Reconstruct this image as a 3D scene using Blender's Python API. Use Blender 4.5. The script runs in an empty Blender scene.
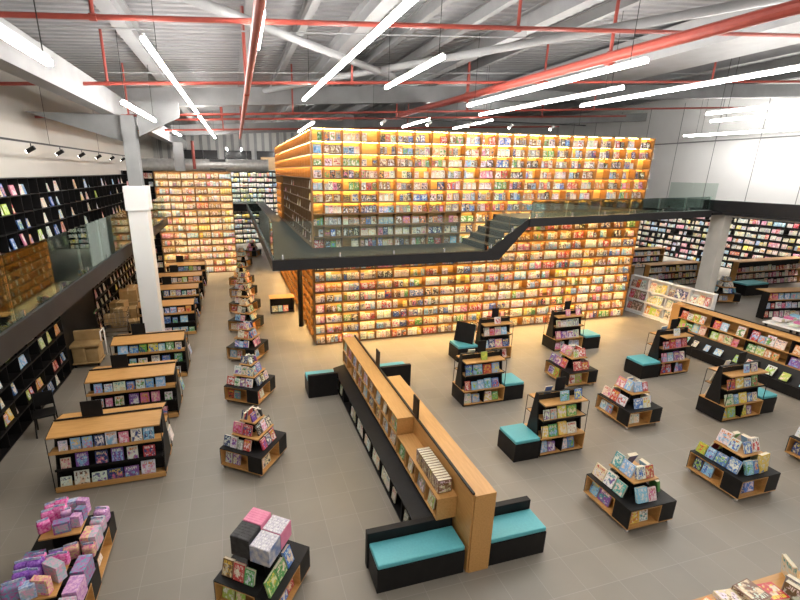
import bpy, math, random
from mathutils import Matrix, Vector
rnd = random.Random(7)
PI = math.pi
C = bpy.context.scene.collection

# ------------------------------------------------------------------ helpers
def T(x, y, z): return Matrix.Translation((x, y, z))
def RZ(a): return Matrix.Rotation(a, 4, 'Z')
def RX(a): return Matrix.Rotation(a, 4, 'X')
def RY(a): return Matrix.Rotation(a, 4, 'Y')
D = math.radians

class MB:
    """collects faces for ONE mesh; every face has a material slot number"""
    def __init__(s): s.v = []; s.f = []; s.m = []
    def quadbox(s, x0, x1, y0, y1, z0, z1, mi=0, M=None, mats=None):
        b = len(s.v)
        P = [(x0,y0,z0),(x1,y0,z0),(x1,y1,z0),(x0,y1,z0),(x0,y0,z1),(x1,y0,z1),(x1,y1,z1),(x0,y1,z1)]
        if M is not None: P = [tuple(M @ Vector(p)) for p in P]
        s.v += P
        F = [(0,3,2,1),(4,5,6,7),(0,1,5,4),(1,2,6,5),(2,3,7,6),(3,0,4,7)]  # bottom top front right back left
        for i, f in enumerate(F):
            s.f.append(tuple(b+k for k in f)); s.m.append(mats[i] if mats else mi)
        return s
    box = quadbox
    def prism(s, pts, z0, z1, mi=0, M=None):
        """pts: ccw outline in xy, extruded in z"""
        b = len(s.v); n = len(pts)
        P = [(x, y, z0) for x, y in pts] + [(x, y, z1) for x, y in pts]
        if M is not None: P = [tuple(M @ Vector(p)) for p in P]
        s.v += P
        s.f.append(tuple(b+i for i in reversed(range(n)))); s.m.append(mi)
        s.f.append(tuple(b+n+i for i in range(n))); s.m.append(mi)
        for i in range(n):
            j = (i+1) % n
            s.f.append((b+i, b+j, b+n+j, b+n+i)); s.m.append(mi)
        return s
    def tube(s, p0, p1, r, n=8, mi=0, r1=None):
        p0 = Vector(p0); p1 = Vector(p1); d = (p1-p0).normalized()
        u = d.orthogonal().normalized(); w = d.cross(u); b = len(s.v); r1 = r if r1 is None else r1
        for p, q in ((p0, r), (p1, r1)):
            for i in range(n):
                a = 2*PI*i/n; s.v.append(tuple(p+u*math.cos(a)*q+w*math.sin(a)*q))
        for i in range(n):
            j = (i+1) % n; s.f.append((b+i, b+j, b+n+j, b+n+i)); s.m.append(mi)
        s.f.append(tuple(b+i for i in reversed(range(n)))); s.m.append(mi)
        s.f.append(tuple(b+n+i for i in range(n))); s.m.append(mi)
        return s
    def build(s, name, mats, parent=None, loc=None, rot=None, bevel=0, seg=2, smooth=False):
        me = bpy.data.meshes.new(name); me.from_pydata(s.v, [], s.f)
        if not isinstance(mats, (list, tuple)): mats = [mats]
        for m in mats: me.materials.append(m)
        me.polygons.foreach_set('material_index', s.m)
        if smooth: me.polygons.foreach_set('use_smooth', [True]*len(s.f))
        me.update()
        o = bpy.data.objects.new(name, me); C.objects.link(o)
        if parent is not None: o.parent = parent
        if loc is not None: o.location = loc
        if rot is not None: o.rotation_euler = (0, 0, rot)
        if bevel:
            bm = o.modifiers.new('b', 'BEVEL'); bm.width = bevel; bm.segments = seg; bm.limit_method = 'ANGLE'
        return o

def tag(o, label, cat, group=None, kind=None):
    if label: o['label'] = label
    if cat: o['category'] = cat
    if group: o['group'] = group
    if kind: o['kind'] = kind
    return o
def thing(name, label, cat, loc=(0,0,0), rz=0, group=None):
    o = bpy.data.objects.new(name, None); C.objects.link(o); o.empty_display_size = .1
    o.location = loc; o.rotation_euler = (0, 0, rz)
    return tag(o, label, cat, group)
def struct(name, mb, mat, **k):
    o = mb.build(name, mat, **k); o['kind'] = 'structure'; return o

# ------------------------------------------------------------------ materials
def principled(name, col, rough=.5, metal=0, spec=.5):
    m = bpy.data.materials.new(name); m.use_nodes = True
    b = m.node_tree.nodes['Principled BSDF']
    b.inputs['Base Color'].default_value = (*col, 1); b.inputs['Roughness'].default_value = rough
    b.inputs['Metallic'].default_value = metal; b.inputs['Specular IOR Level'].default_value = spec
    return m
def noisy(name, c1, c2, scale, rough=.5, metal=0, stretch=(1,1,1), detail=4, spec=.5, coord='Object'):
    m = principled(name, c1, rough, metal, spec); nt = m.node_tree; N = nt.nodes; L = nt.links
    tc = N.new('ShaderNodeTexCoord'); mp = N.new('ShaderNodeMapping'); mp.inputs['Scale'].default_value = stretch
    nz = N.new('ShaderNodeTexNoise'); nz.inputs['Scale'].default_value = scale; nz.inputs['Detail'].default_value = detail
    mx = N.new('ShaderNodeMix'); mx.data_type = 'RGBA'
    mx.inputs['A'].default_value = (*c1, 1); mx.inputs['B'].default_value = (*c2, 1)
    rp = N.new('ShaderNodeMapRange'); rp.inputs['From Min'].default_value = .35; rp.inputs['From Max'].default_value = .65
    L.new(tc.outputs[coord], mp.inputs['Vector']); L.new(mp.outputs[0], nz.inputs['Vector'])
    L.new(nz.outputs[0], rp.inputs[0]); L.new(rp.outputs[0], mx.inputs['Factor'])
    L.new(mx.outputs['Result'], N['Principled BSDF'].inputs['Base Color'])
    return m
def emit(name, col, st):
    m = bpy.data.materials.new(name); m.use_nodes = True; nt = m.node_tree
    nt.nodes.remove(nt.nodes['Principled BSDF']); e = nt.nodes.new('ShaderNodeEmission')
    e.inputs[0].default_value = (*col, 1); e.inputs[1].default_value = st
    nt.links.new(e.outputs[0], nt.nodes['Material Output'].inputs[0]); return m

WOOD = noisy('oak_laminate', (.54,.285,.092), (.46,.235,.07), 3, .42, stretch=(1.2,14,14))
WOODY = noisy('oak_laminate_lengthwise', (.54,.285,.092), (.46,.235,.07), 3, .42, stretch=(14,1.2,14))
EDGE = principled('oak_edge', (.42,.22,.075), .45)
SHELFW = noisy('amber_shelf_board', (.30,.135,.032), (.25,.11,.025), 4, .5, stretch=(1,9,9))
SHELFE = noisy('brown_shelf_board', (.17,.085,.025), (.13,.065,.02), 4, .5, stretch=(1,9,9))
BACKW = noisy('amber_back_board', (.60,.37,.11), (.52,.31,.085), 3, .5, stretch=(1,1,6))
BLACK = noisy('black_laminate', (.007,.0065,.0065), (.010,.009,.009), 6, .5, spec=.22)
BLACKM = principled('black_metal', (.009,.0085,.0085), .45, 0, .3)
FASCIA = noisy('charcoal_fascia', (.013,.0122,.013), (.017,.016,.016), 3, .5, spec=.3)
DARKFLOOR = noisy('dark_walkway_floor', (.017,.0165,.0145), (.025,.024,.021), 5, .5, spec=.2)
TEAL = noisy('teal_vinyl', (.085,.36,.40), (.095,.39,.43), 30, .5)
WHITE = principled('white_paint', (.82,.81,.79), .5)
WALLW = noisy('white_wall_panel', (.86,.85,.835), (.82,.81,.795), .6, .6)
STEELP = noisy('grey_painted_steel', (.26,.26,.26), (.22,.22,.22), 2, .5)
STEELW = noisy('pale_painted_steel', (.33,.33,.33), (.29,.29,.29), 2, .5)
CHROME = principled('chrome', (.7,.7,.7), .25, 1)
DUCT = noisy('galvanised_duct', (.74,.73,.71), (.60,.59,.57), 5, .38, .25)
RED = noisy('red_pipe_paint', (.36,.065,.045), (.31,.055,.04), 8, .4)
KRAFT = noisy('kraft_cardboard', (.46,.30,.13), (.40,.25,.10), 5, .7)
TUBE = emit('tube_light_glow', (1,.97,.93), 36)
WARM = emit('warm_led', (1,.65,.25), 34)
WARM2 = emit('warm_white_led', (1,.76,.42), 30)
COOL = emit('neutral_led', (1,.95,.86), 30)  # far rear shelves, and the strips added to light the right-wall books
DIML = emit('dim_led', (1,.80,.55), 9)
SPOTG = emit('spot_lens_glow', (1,.95,.85), 20)
SPINEP = noisy('page_paper', (.70,.63,.48), (.60,.53,.39), 60, .8, stretch=(1,1,.1))
TOYP = {}

# metal roof deck
ROOF = noisy('metal_roof_deck', (.33,.33,.335), (.29,.29,.295), 1.2, .45, .1)

# floor tile
def floor_mat():
    m = principled('grey_floor_tile', (.2,.2,.2), .42); nt = m.node_tree; N = nt.nodes; L = nt.links
    tc = N.new('ShaderNodeTexCoord'); mp = N.new('ShaderNodeMapping'); mp.inputs['Location'].default_value = (1.60, .13, 0)
    L.new(tc.outputs['Object'], mp.inputs[0])
    bk = N.new('ShaderNodeTexBrick'); bk.offset = 0; bk.squash = 1
    bk.inputs['Scale'].default_value = 1; bk.inputs['Brick Width'].default_value = .54; bk.inputs['Row Height'].default_value = .54
    bk.inputs['Mortar Size'].default_value = .0035; bk.inputs['Mortar Smooth'].default_value = .3; bk.inputs['Bias'].default_value = 0
    bk.inputs['Color1'].default_value = (.238,.208,.168,1); bk.inputs['Color2'].default_value = (.216,.190,.155,1)
    bk.inputs['Mortar'].default_value = (.30,.27,.235,1)
    L.new(mp.outputs[0], bk.inputs['Vector'])
    nz = N.new('ShaderNodeTexNoise'); nz.inputs['Scale'].default_value = .9; nz.inputs['Detail'].default_value = 5
    L.new(tc.outputs['Object'], nz.inputs['Vector'])
    mr = N.new('ShaderNodeMapRange'); mr.inputs['From Min'].default_value = .3; mr.inputs['From Max'].default_value = .7
    mr.inputs['To Min'].default_value = .92; mr.inputs['To Max'].default_value = 1.06
    L.new(nz.outputs[0], mr.inputs[0])
    mx = N.new('ShaderNodeMix'); mx.data_type = 'RGBA'; mx.blend_type = 'MULTIPLY'; mx.inputs['Factor'].default_value = 1
    L.new(bk.outputs['Color'], mx.inputs['A']); L.new(mr.outputs[0], mx.inputs['B'])
    L.new(mx.outputs['Result'], N['Principled BSDF'].inputs['Base Color'])
    return m
FLOOR = floor_mat()

def glass_mat(name, tint, fac):
    m = bpy.data.materials.new(name); m.use_nodes = True; nt = m.node_tree; N = nt.nodes; L = nt.links
    N.remove(N['Principled BSDF'])
    tr = N.new('ShaderNodeBsdfTransparent'); tr.inputs[0].default_value = (*tint, 1)
    gl = N.new('ShaderNodeBsdfGlossy'); gl.inputs['Roughness'].default_value = .02; gl.inputs[0].default_value = (.9,1,.97,1)
    fr = N.new('ShaderNodeFresnel'); fr.inputs[0].default_value = 1.5
    mm = N.new('ShaderNodeMath'); mm.operation = 'MULTIPLY'; mm.inputs[1].default_value = fac
    mx = N.new('ShaderNodeMixShader')
    L.new(fr.outputs[0], mm.inputs[0]); L.new(mm.outputs[0], mx.inputs[0]); L.new(tr.outputs[0], mx.inputs[1]); L.new(gl.outputs[0], mx.inputs[2])
    L.new(mx.outputs[0], N['Material Output'].inputs[0]); return m
GLASS = glass_mat('balustrade_glass', (.90,.955,.93), .9)

# printed covers: three ink colours and a seed come with each book
def cover_mat():
    m = principled('printed_cover', (.5,.5,.5), .38); nt = m.node_tree; N = nt.nodes; L = nt.links
    def attr(n):
        a = N.new('ShaderNodeAttribute'); a.attribute_name = n; return a
    c1, c2, c3, sd = attr('c1'), attr('c2'), attr('c3'), attr('seed')
    uv = N.new('ShaderNodeUVMap'); uv.uv_map = 'UVMap'
    sep = N.new('ShaderNodeSeparateXYZ'); L.new(uv.outputs[0], sep.inputs[0])
    cmb = N.new('ShaderNodeCombineXYZ'); L.new(sep.outputs[0], cmb.inputs[0]); L.new(sep.outputs[1], cmb.inputs[1])
    ms = N.new('ShaderNodeMath'); ms.operation = 'MULTIPLY'; ms.inputs[1].default_value = 53.7
    L.new(sd.outputs['Fac'], ms.inputs[0]); L.new(ms.outputs[0], cmb.inputs[2])
    def noise(scale, det=1):
        n = N.new('ShaderNodeTexNoise'); n.inputs['Scale'].default_value = scale; n.inputs['Detail'].default_value = det
        L.new(cmb.outputs[0], n.inputs['Vector']); return n.outputs[0]
    def math_(op, a, b):
        n = N.new('ShaderNodeMath'); n.operation = op
        for i, x in enumerate((a, b)):
            if isinstance(x, (int, float)): n.inputs[i].default_value = x
            else: L.new(x, n.inputs[i])
        return n.outputs[0]
    def mix(f, a, b):
        n = N.new('ShaderNodeMix'); n.data_type = 'RGBA'
        L.new(f, n.inputs['Factor']); L.new(a, n.inputs['A']); L.new(b, n.inputs['B']); return n.outputs['Result']
    u, v = sep.outputs[0], sep.outputs[1]
    inside = math_('MULTIPLY', math_('LESS_THAN', math_('ABSOLUTE', math_('SUBTRACT', u, .5), 0), .44),
                   math_('LESS_THAN', math_('ABSOLUTE', math_('SUBTRACT', v, .40), 0), .36))
    def soft(x, a, c):
        n = N.new('ShaderNodeMapRange'); n.inputs['From Min'].default_value = a; n.inputs['From Max'].default_value = c; L.new(x, n.inputs[0]); return n.outputs[0]
    blob = math_('MULTIPLY', soft(noise(3.4, 3), .47, .58), inside)
    col = mix(blob, c1.outputs['Color'], c2.outputs['Color'])
    blob2 = math_('MULTIPLY', soft(noise(7.5, 3), .57, .66), inside)
    col = mix(blob2, col, c3.outputs['Color'])
    band = math_('MULTIPLY', math_('GREATER_THAN', v, .74), math_('LESS_THAN', v, .93))
    # lettering-like strokes in the title band
    tv = N.new('ShaderNodeCombineXYZ'); L.new(math_('MULTIPLY', u, 22), tv.inputs[0]); L.new(math_('MULTIPLY', v, 5), tv.inputs[1]); L.new(ms.outputs[0], tv.inputs[2])
    tn = N.new('ShaderNodeTexNoise'); tn.inputs['Scale'].default_value = 1; tn.inputs['Detail'].default_value = 0; L.new(tv.outputs[0], tn.inputs['Vector'])
    tt = math_('MULTIPLY', math_('MULTIPLY', math_('GREATER_THAN', tn.outputs[0], .5), band), math_('LESS_THAN', math_('ABSOLUTE', math_('SUBTRACT', u, .5), 0), .38))
    col = mix(tt, col, c3.outputs['Color'])
    L.new(col, N['Principled BSDF'].inputs['Base Color']); return m
COVER = cover_mat()

PAL = {'white':(.72,.70,.66),'cream':(.70,.60,.42),'red':(.50,.035,.035),'pink':(.62,.16,.30),'orange':(.66,.22,.04),
       'yellow':(.72,.55,.05),'green':(.09,.32,.07),'lime':(.36,.52,.06),'teal':(.05,.32,.34),'blue':(.05,.15,.46),
       'sky blue':(.22,.44,.66),'navy':(.02,.04,.16),'purple':(.20,.07,.32),'brown':(.17,.085,.04),'black':(.022,.02,.02),'grey':(.26,.26,.26)}
PAL = {k: tuple(0.95*x + .05*(sum(c)/3*.6+.08) for x in c) if k not in ('black','brown') else c for k, c in PAL.items()}
KID = ['white','white','cream','white','red','pink','orange','yellow','green','lime','teal','blue','sky blue','purple','sky blue','blue','navy','cream','white']
NEU = ['white','cream','white','grey','brown','black','red','sky blue','cream','navy','white','orange','green','pink','grey','cream']
PALE = ['white','cream','white','white','cream','pink','sky blue','cream','white','yellow','red','grey']
DARKP = ['black','navy','brown','purple','grey','red','navy','black','white','pink']

# ------------------------------------------------------------------ books
def attrs(me, nf, cols, seeds):
    for k, nm in enumerate(('c1','c2','c3')):
        a = me.attributes.new(nm, 'FLOAT_COLOR', 'FACE'); buf = []
        for c in cols: buf += [*c[k], 1]
        a.data.foreach_set('color', buf)
    a = me.attributes.new('seed', 'FLOAT', 'FACE'); a.data.foreach_set('value', seeds)
STUFF = MB(); STUFF_C = []; STUFF_S = []; STUFF_UV = []
N_IND = [0]; PAGE_CACHE = {}
def jit(c, a=.12): return tuple(max(0, x*(1+rnd.uniform(-a, a))) for x in c)
def inks(pal, col=None):
    n1 = col or rnd.choice(pal)
    if not col and len(pal) > 3 and rnd.random() < .20: n1 = rnd.choice(('white','white','cream','sky blue' if 'sky blue' in pal else 'white'))
    n2 = rnd.choice([p for p in list(pal)+['white','cream','white'] if p != n1]); n3 = rnd.choice(('red','navy','orange','teal','brown') if n1 in ('white','cream') else ('white','yellow','cream','white'))
    return n1, (jit(PAL[n1]), jit(PAL[n2]), jit(PAL[n3]))
def book_stuff(M, w, h, t, pal):
    n1, cs = inks(pal)
    STUFF.box(-w/2, w/2, 0, t, 0, h, M=M, mats=[0,1,0,1,0,0])
    sd = rnd.random(); STUFF_C.extend([cs]*6); STUFF_S.extend([sd]*6)
    for i in range(6): STUFF_UV.extend([0,0,1,0,1,1,0,1] if i == 2 else [0,0]*4)
def book_one(M, w, h, t, pal, where, ordn, group, col=None, noun='book'):
    n1, cs = inks(pal, col)
    tc = .004
    o = MB()
    o.prism([(-w/2,0),(w/2,0),(w/2,tc),(-w/2+tc,tc),(-w/2+tc,t-tc),(w/2,t-tc),(w/2,t),(-w/2,t)], 0, h)
    b = o.build(noun.replace(' ', '_'), COVER)
    me = b.data; n = len(me.polygons); attrs(me, n, [cs]*n, [rnd.random()]*n)
    uvl = me.uv_layers.new(name='UVMap'); f = me.polygons[2]       # the front board: side 0 -> 1
    for li, q in zip(f.loop_indices, ((0,0),(1,0),(1,1),(0,1))): uvl.data[li].uv = q
    b.matrix_world = M
    tag(b, f'{n1} {noun}, {ordn}{where}', 'book', group)
    key = (round(w, 3), round(h, 3), round(t, 3))
    if key not in PAGE_CACHE:
        p = MB(); p.box(-w/2+tc+.0005, w/2-.003, tc+.0005, t-tc-.0005, .003, h-.003); pg = p.build('page_block', SPINEP, b); PAGE_CACHE[key] = pg.data
    else:
        pg = bpy.data.objects.new('page_block', PAGE_CACHE[key]); C.objects.link(pg); pg.parent = b
    N_IND[0] += 1; return b
ORD = ['first','second','third','fourth','fifth','sixth','seventh','eighth','ninth','tenth','eleventh','twelfth','thirteenth','fourteenth','fifteenth','sixteenth']
def lean_mat(M, x, y, z, lean, t, yaw=0):
    return M @ T(x, y, z + t*math.sin(lean) + .002) @ RZ(yaw) @ RX(-lean)
SIZES = [(.15,.22),(.17,.24),(.20,.24),(.22,.22),(.16,.21),(.21,.28),(.24,.24)]
def row(M, x0, x1, y, z, lean, pal, where=None, group=None, hmax=.25, tmin=.012, tmax=.03, gap=.02, dens=1., cols=None, maxn=99, hmin=0, wscale=1.):
    """a row of face-out books along local x on the front side; where=None puts them with the uncounted ones"""
    x = x0; k = 0
    while k < maxn:
        w, h = rnd.choice(SIZES); w *= wscale; s = min(1, hmax/h)*rnd.uniform(.92, 1); w *= s; h *= s
        w = round(w*50)/50; h = max(round(h*50)/50, hmin); t = rnd.choice((tmin, (tmin+tmax)/2, tmax))
        if x + w > x1: break
        if rnd.random() < dens:
            Mb = lean_mat(M, x+w/2, y+rnd.uniform(0,.006), z, lean*rnd.uniform(.9,1.05), t)
            if where: book_one(Mb, w, h, t, pal, where, ORD[k]+' from left, ', group, cols[k] if cols and k < len(cols) else None)
            else: book_stuff(Mb, w, h, t, pal)
            k += 1
        x += w + rnd.uniform(gap*.4, gap*1.6)

# ------------------------------------------------------------------ the room
fl = MB(); fl.box(-5.4, 29.2, -2.5, 36.5, -.2, 0); struct('floor', fl, FLOOR)
def roofz(x): return 8.75 + .056*x
w = MB(); w.box(-5.6, -5.4, -2.5, 36.5, 0, 8.6); struct('wall_left', w, noisy('dimmed_white_wall', (.52,.49,.44), (.48,.455,.41), .6, .6))  # white wall darkened towards beige, so its weaker light sits in the colour
w = MB(); w.box(29.2, 29.4, -2.5, 36.5, 0, 10.8); struct('wall_right', w, WALLW)
w = MB(); w.box(-5.4, 29.2, 36.5, 36.7, 0, 10.8); struct('wall_back', w, noisy('back_wall_grey', (.62,.61,.59), (.56,.55,.53), .8, .6))
# corrugated roof deck: one folded sheet, ribs across, falling to the near side wall
r = MB(); ys = []; y = -2.5
while y < 36.7: ys += [(y, 0), (y+.13, 0), (y+.17, .05), (y+.26, .05)]; y += .30
for yy, dz in ys:
    r.v += [(-5.6, yy, roofz(-5.6)+dz), (29.4, yy, roofz(29.4)+dz)]
for i in range(len(ys)-1):
    r.f.append((2*i, 2*i+2, 2*i+3, 2*i+1)); r.m.append(0)
struct('ceiling', r, ROOF)
# roof steel
def sbeam(name, x0, x1, y0, y1, z0, z1, mat):
    b = MB(); b.box(x0, x1, y0, y1, z0, z1); return struct(name, b, mat)
def ibeam_y(name, x, z0, z1, wd, y0, y1, mat):
    """I section along y"""
    b = MB(); t = .025; h = wd/2
    pts = [(-h,0),(h,0),(h,t),(.012,t),(.012,z1-z0-t),(h,z1-z0-t),(h,z1-z0),(-h,z1-z0),(-h,z1-z0-t),(-.012,z1-z0-t),(-.012,t),(-h,t)]
    M = Matrix(((1,0,0,x),(0,0,1,0),(0,1,0,z0),(0,0,0,1)))
    pts = list(reversed(pts))
    b.prism(pts, y0, y1, M=M); return struct(name, b, mat)
sbeam('beam_eaves', -3.42, -3.06, -2.5, 36.4, 7.02, 7.62, STEELW)
PURL = ((-1.9,.30,.42),(.55,.16,.30),(1.75,.16,.30),(3.0,.30,.42),(4.3,.16,.30),(5.6,.16,.30),(7.0,.30,.42),(8.4,.16,.3),(15.4,.2,.36),(18.2,.3,.42),(21.5,.2,.36),(25,.3,.42))
for i, (x, wd, dz) in enumerate(PURL):
    z1 = roofz(x)-.02
    ibeam_y('beam_purlin', x, z1-dz, z1, wd, -2.4, 36.4, STEELP if i % 3 else STEELW)
for y, z0 in ((16.2,7.54),(27.4,7.5)):
    b = MB(); h = .17
    for xa, xb in ((-3.0, 29.1),):
        za, zb = z0+.056*3-.3, z0+.056*29-.3
        b.v += [(xa,y-h,z0-.15),(xb,y-h,z0-.15+.056*32),(xb,y+h,z0-.15+.056*32),(xa,y+h,z0-.15),(xa,y-h,z0+.38),(xb,y-h,z0+.38+.056*32),(xb,y+h,z0+.38+.056*32),(xa,y+h,z0+.38)]
        for f in ((0,3,2,1),(4,5,6,7),(0,1,5,4),(1,2,6,5),(2,3,7,6),(3,0,4,7)): b.f.append(f); b.m.append(0)
    struct('beam_rafter', b, STEELP)
sbeam('beam_wide_white', 11.7, 13.6, -2.4, 36.4, 8.58, 9.3, STEELW)
# round diagonal bracing tubes
for a, c in (((-.9,8.0,8.12),(4.7,13.1,8.12)),((-1.6,19.6,7.95),(9.2,6.2,8.35))):
    b = MB(); b.tube(a, c, .085, 12); struct('beam_brace', b, STEELW, smooth=True)
# columns
def ibeam_z(name, x, y, z0, z1, wx, wy, mat):
    b = MB(); t = .02; hx, hy = wx/2, wy/2
    b.prism([(-hx,-hy),(hx,-hy),(hx,-hy+t),(.01,-hy+t),(.01,hy-t),(hx,hy-t),(hx,hy),(-hx,hy),(-hx,hy-t),(-.01,hy-t),(-.01,-hy+t),(-hx,-hy+t)], z0, z1, M=T(x,y,0))
    return struct(name, b, mat)
ibeam_z('column_steel', -2.75, 14.75, 4.9, 7.0, .36, .36, STEELP)
b = MB()
b.box(-3.04,-2.50,14.47,15.03,0,4.35); b.box(-3.08,-2.44,14.42,15.08,4.35,5.06); struct('column_cladding', b, WHITE, bevel=.01)
b = MB(); b.prism([(-2.5,6.45),(-1.35,7.0),(-1.35,7.4),(-2.5,7.4)][::-1], -.06, .06, M=Matrix(((1,0,0,0),(0,0,1,14.75),(0,1,0,0),(0,0,0,1)))); struct('beam_haunch', b, STEELP)
b = MB(); b.prism([(-3.6,7.02),(-2.95,7.02),(-2.95,6.3),(-5.3,7.02)], -.06, .06, M=Matrix(((1,0,0,0),(0,0,1,14.75),(0,1,0,0),(0,0,0,1)))); struct('beam_haunch_wall', b, STEELP)
ibeam_z('column_steel_rear', -2.75, 27.4, 0, 7.0, .5, .45, STEELP)
ibeam_z('column_steel_cube', 6.7, 26.2, 0, 8.6, .5, .5, STEELP)
b = MB(); b.box(18.92,19.22,13.2,13.75,0,3.94); b.box(19.22,19.42,13.28,13.67,0,3.94); struct('column_right', b, noisy('column_beige', (.66,.62,.55), (.60,.565,.50), 2, .55))

# ------------------------------------------------------------------ mezzanines and walkway
def slab(name, pts, z0, z1, mats):
    b = MB(); b.prism(pts, z0, z1); return struct(name, b, mats)
slab('floor_mezzanine_left', [(-5.4,-1),(-3.3,-1),(-3.3,24.4),(-5.4,24.4)], 2.86, 3.24, FASCIA)
slab('floor_mezzanine_right', [(18.7,-2),(29.2,-2),(29.2,15.4),(18.2,15.4),(18.2,13.2),(18.7,13.2)], 3.95, 4.05, FASCIA)
sbeam('beam_parapet_right', 18.75, 19.0, -2, 14.05, 4.0, 4.5, FASCIA)
sbeam('beam_soffit_right', 19.1, 29.1, -2, 15.3, 3.87, 3.945, WALLW)
slab('floor_mezzanine_rear', [(-.1,33.2),(2.3,33.2),(2.3,36.4),(-.1,36.4)], 2.7, 3.24, FASCIA)
# walkway round the lit cube: low level, stair, high level
b = MB()
b.prism([(.88,11.54),(7.25,11.54),(7.25,13.2),(2.25,13.2),(2.25,33.0),(.88,33.0)], 2.95, 3.24, mi=0)
struct('floor_walkway_low', b, FASCIA)
b = MB(); b.prism([(.94,11.62),(7.25,11.62),(7.25,13.19),(2.24,13.19),(2.24,33.0),(.94,33.0)], 3.241, 3.249); struct('floor_walkway_covering', b, DARKFLOOR)
b = MB(); b.prism([(8.62,11.5),(17.6,12.8),(17.8,13.9),(14.9,13.2),(8.62,13.2)], 3.93, 4.18); struct('floor_walkway_high', b, FASCIA)
st = thing('walkway_stair', 'short dark stair joining the two walkway levels before the lit bookcase', 'stair', (7.25,11.54,0))
Mx = Matrix(((1,0,0,0),(0,0,1,0),(0,1,0,0),(0,0,0,1)))
b = MB(); b.prism([(0,3.24),(1.36,4.18),(1.36,3.93),(.45,2.95),(0,2.95)], 0, .06, M=Mx); b.build('stringer', FASCIA, st)
b = MB(); b.prism([(0,3.24),(1.36,4.18),(1.36,3.93),(.45,2.95),(0,2.95)], 1.56, 1.62, M=Mx); b.build('stringer', FASCIA, st)
for i in range(5):
    b = MB(); b.box(.02+i*.268, .02+(i+1)*.268+.03, .07, 1.55, 3.24+i*.188+.14, 3.24+i*.188+.188); b.build('step', DARKFLOOR, st)
    b = MB(); b.box(.02+(i)*.268, .05+i*.268, .07, 1.55, 3.24+i*.188-.02, 3.24+i*.188+.139); b.build('riser', BLACK, st)

def balustrade(label, pts, h, n, top=None):
    """run of glass panes; pts: (x, y, z) corners"""
    t = thing('glass_balustrade', label, 'balustrade', pts[0])
    o = Vector(pts[0])
    for a, c in zip(pts, pts[1:]):
        a = Vector(a)-o; c = Vector(c)-o; L = (c-a).length; k = max(1, round(L/n)); d = (c-a)/L
        nn = Vector((-d.y, d.x, 0)).normalized()*.006
        for i in range(k):
            p = a+d*(L*i/k+.008); q = a+d*(L*(i+1)/k-.008)
            b = MB(); Z = Vector((0,0,h)); zz = Vector((0,0,.01))
            b.v += [tuple(v) for v in (p-nn+zz, q-nn+zz, q+nn+zz, p+nn+zz, p-nn+Z, q-nn+Z, q+nn+Z, p+nn+Z)]
            for f in ((0,3,2,1),(4,5,6,7),(0,1,5,4),(1,2,6,5),(2,3,7,6),(3,0,4,7)): b.f.append(f); b.m.append(0)
            b.build('glass_pane', GLASS, t)
            b = MB(); s = p+(q-p)*.15
            b.box(s.x-.02, s.x+.02, s.y-.02, s.y+.02, s.z+.002, s.z+.12); b.build('clamp', CHROME, t)
    return t
balustrade('clear glass balustrade along the edge of the black mezzanine on the left wall', [(-3.35,2.5,3.24),(-3.35,24.3,3.24)], 1.05, 1.7)
balustrade('glass balustrade on the low walkway round the corner of the lit bookcase cube', [(.93,32.5,3.25),(.93,11.6,3.25),(7.2,11.6,3.25)], 1.0, 1.6)
balustrade('sloping glass balustrade beside the short dark stair', [(7.26,11.52,3.25),(8.6,11.52,4.19)], .9, .7)
balustrade('glass balustrade on the high walkway crossing to the beige column', [(8.66,11.56,4.185),(17.5,12.85,4.185)], .5, 1.6)
balustrade('glass balustrade at the white wall beyond the beige column', [(18.3,15.3,4.06),(18.3,13.3,4.06)], 1.1, 1.0)
balustrade('glass balustrade at the rear mezzanine under the silver duct', [(0,33.25,3.25),(2.2,33.25,3.25)], 1.05, 1.1)
b = MB(); b.tube((2.12,15.3,0),(2.12,15.3,2.94),.09,12); tag(b.build('walkway_post', BLACKM, smooth=True), 'black post under the low walkway beside the lit cube', 'post')

# ------------------------------------------------------------------ wall bookcases
def bookcase(name, label, M_loc, rz, xs, zs, dep, shelf_m, up_m, back_m, strip_m=None, strip_rows=None, strip_pos=.30, st=.018, strip_from=None, ut=.016, uy=.013):
    sp = strip_pos if callable(strip_pos) else (lambda k: strip_pos)
    t = thing(name, label, 'bookcase', M_loc, rz)
    x0, x1 = xs[0], xs[-1]
    b = MB(); b.box(x0, x1, dep, dep+.03, zs[0], zs[-1]); b.build('back_panel', back_m, t)
    for k, z in enumerate(zs):
        b = MB(); b.box(x0, x1, 0, dep-.001, z-st, z)
        if strip_m and k: b.box(x0, x1, 0, .012, z-st-.018, z-st)
        b.build('shelf', shelf_m, t)
    for x in xs:
        b = MB(); b.box(x-ut/2, x+ut/2, uy, dep-.002, zs[0], zs[-1]-st-.001); b.build('upright', up_m, t)
    if strip_m:
        for k in strip_rows:
            xa = strip_from(k) if strip_from else x0
            b = MB(); b.box(xa+.03, x1-.03, dep*sp(k), dep*sp(k)+.018, zs[k+1]-st-.012, zs[k+1]-st-.001); b.build('light_strip', strip_m, t)
    return t
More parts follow.
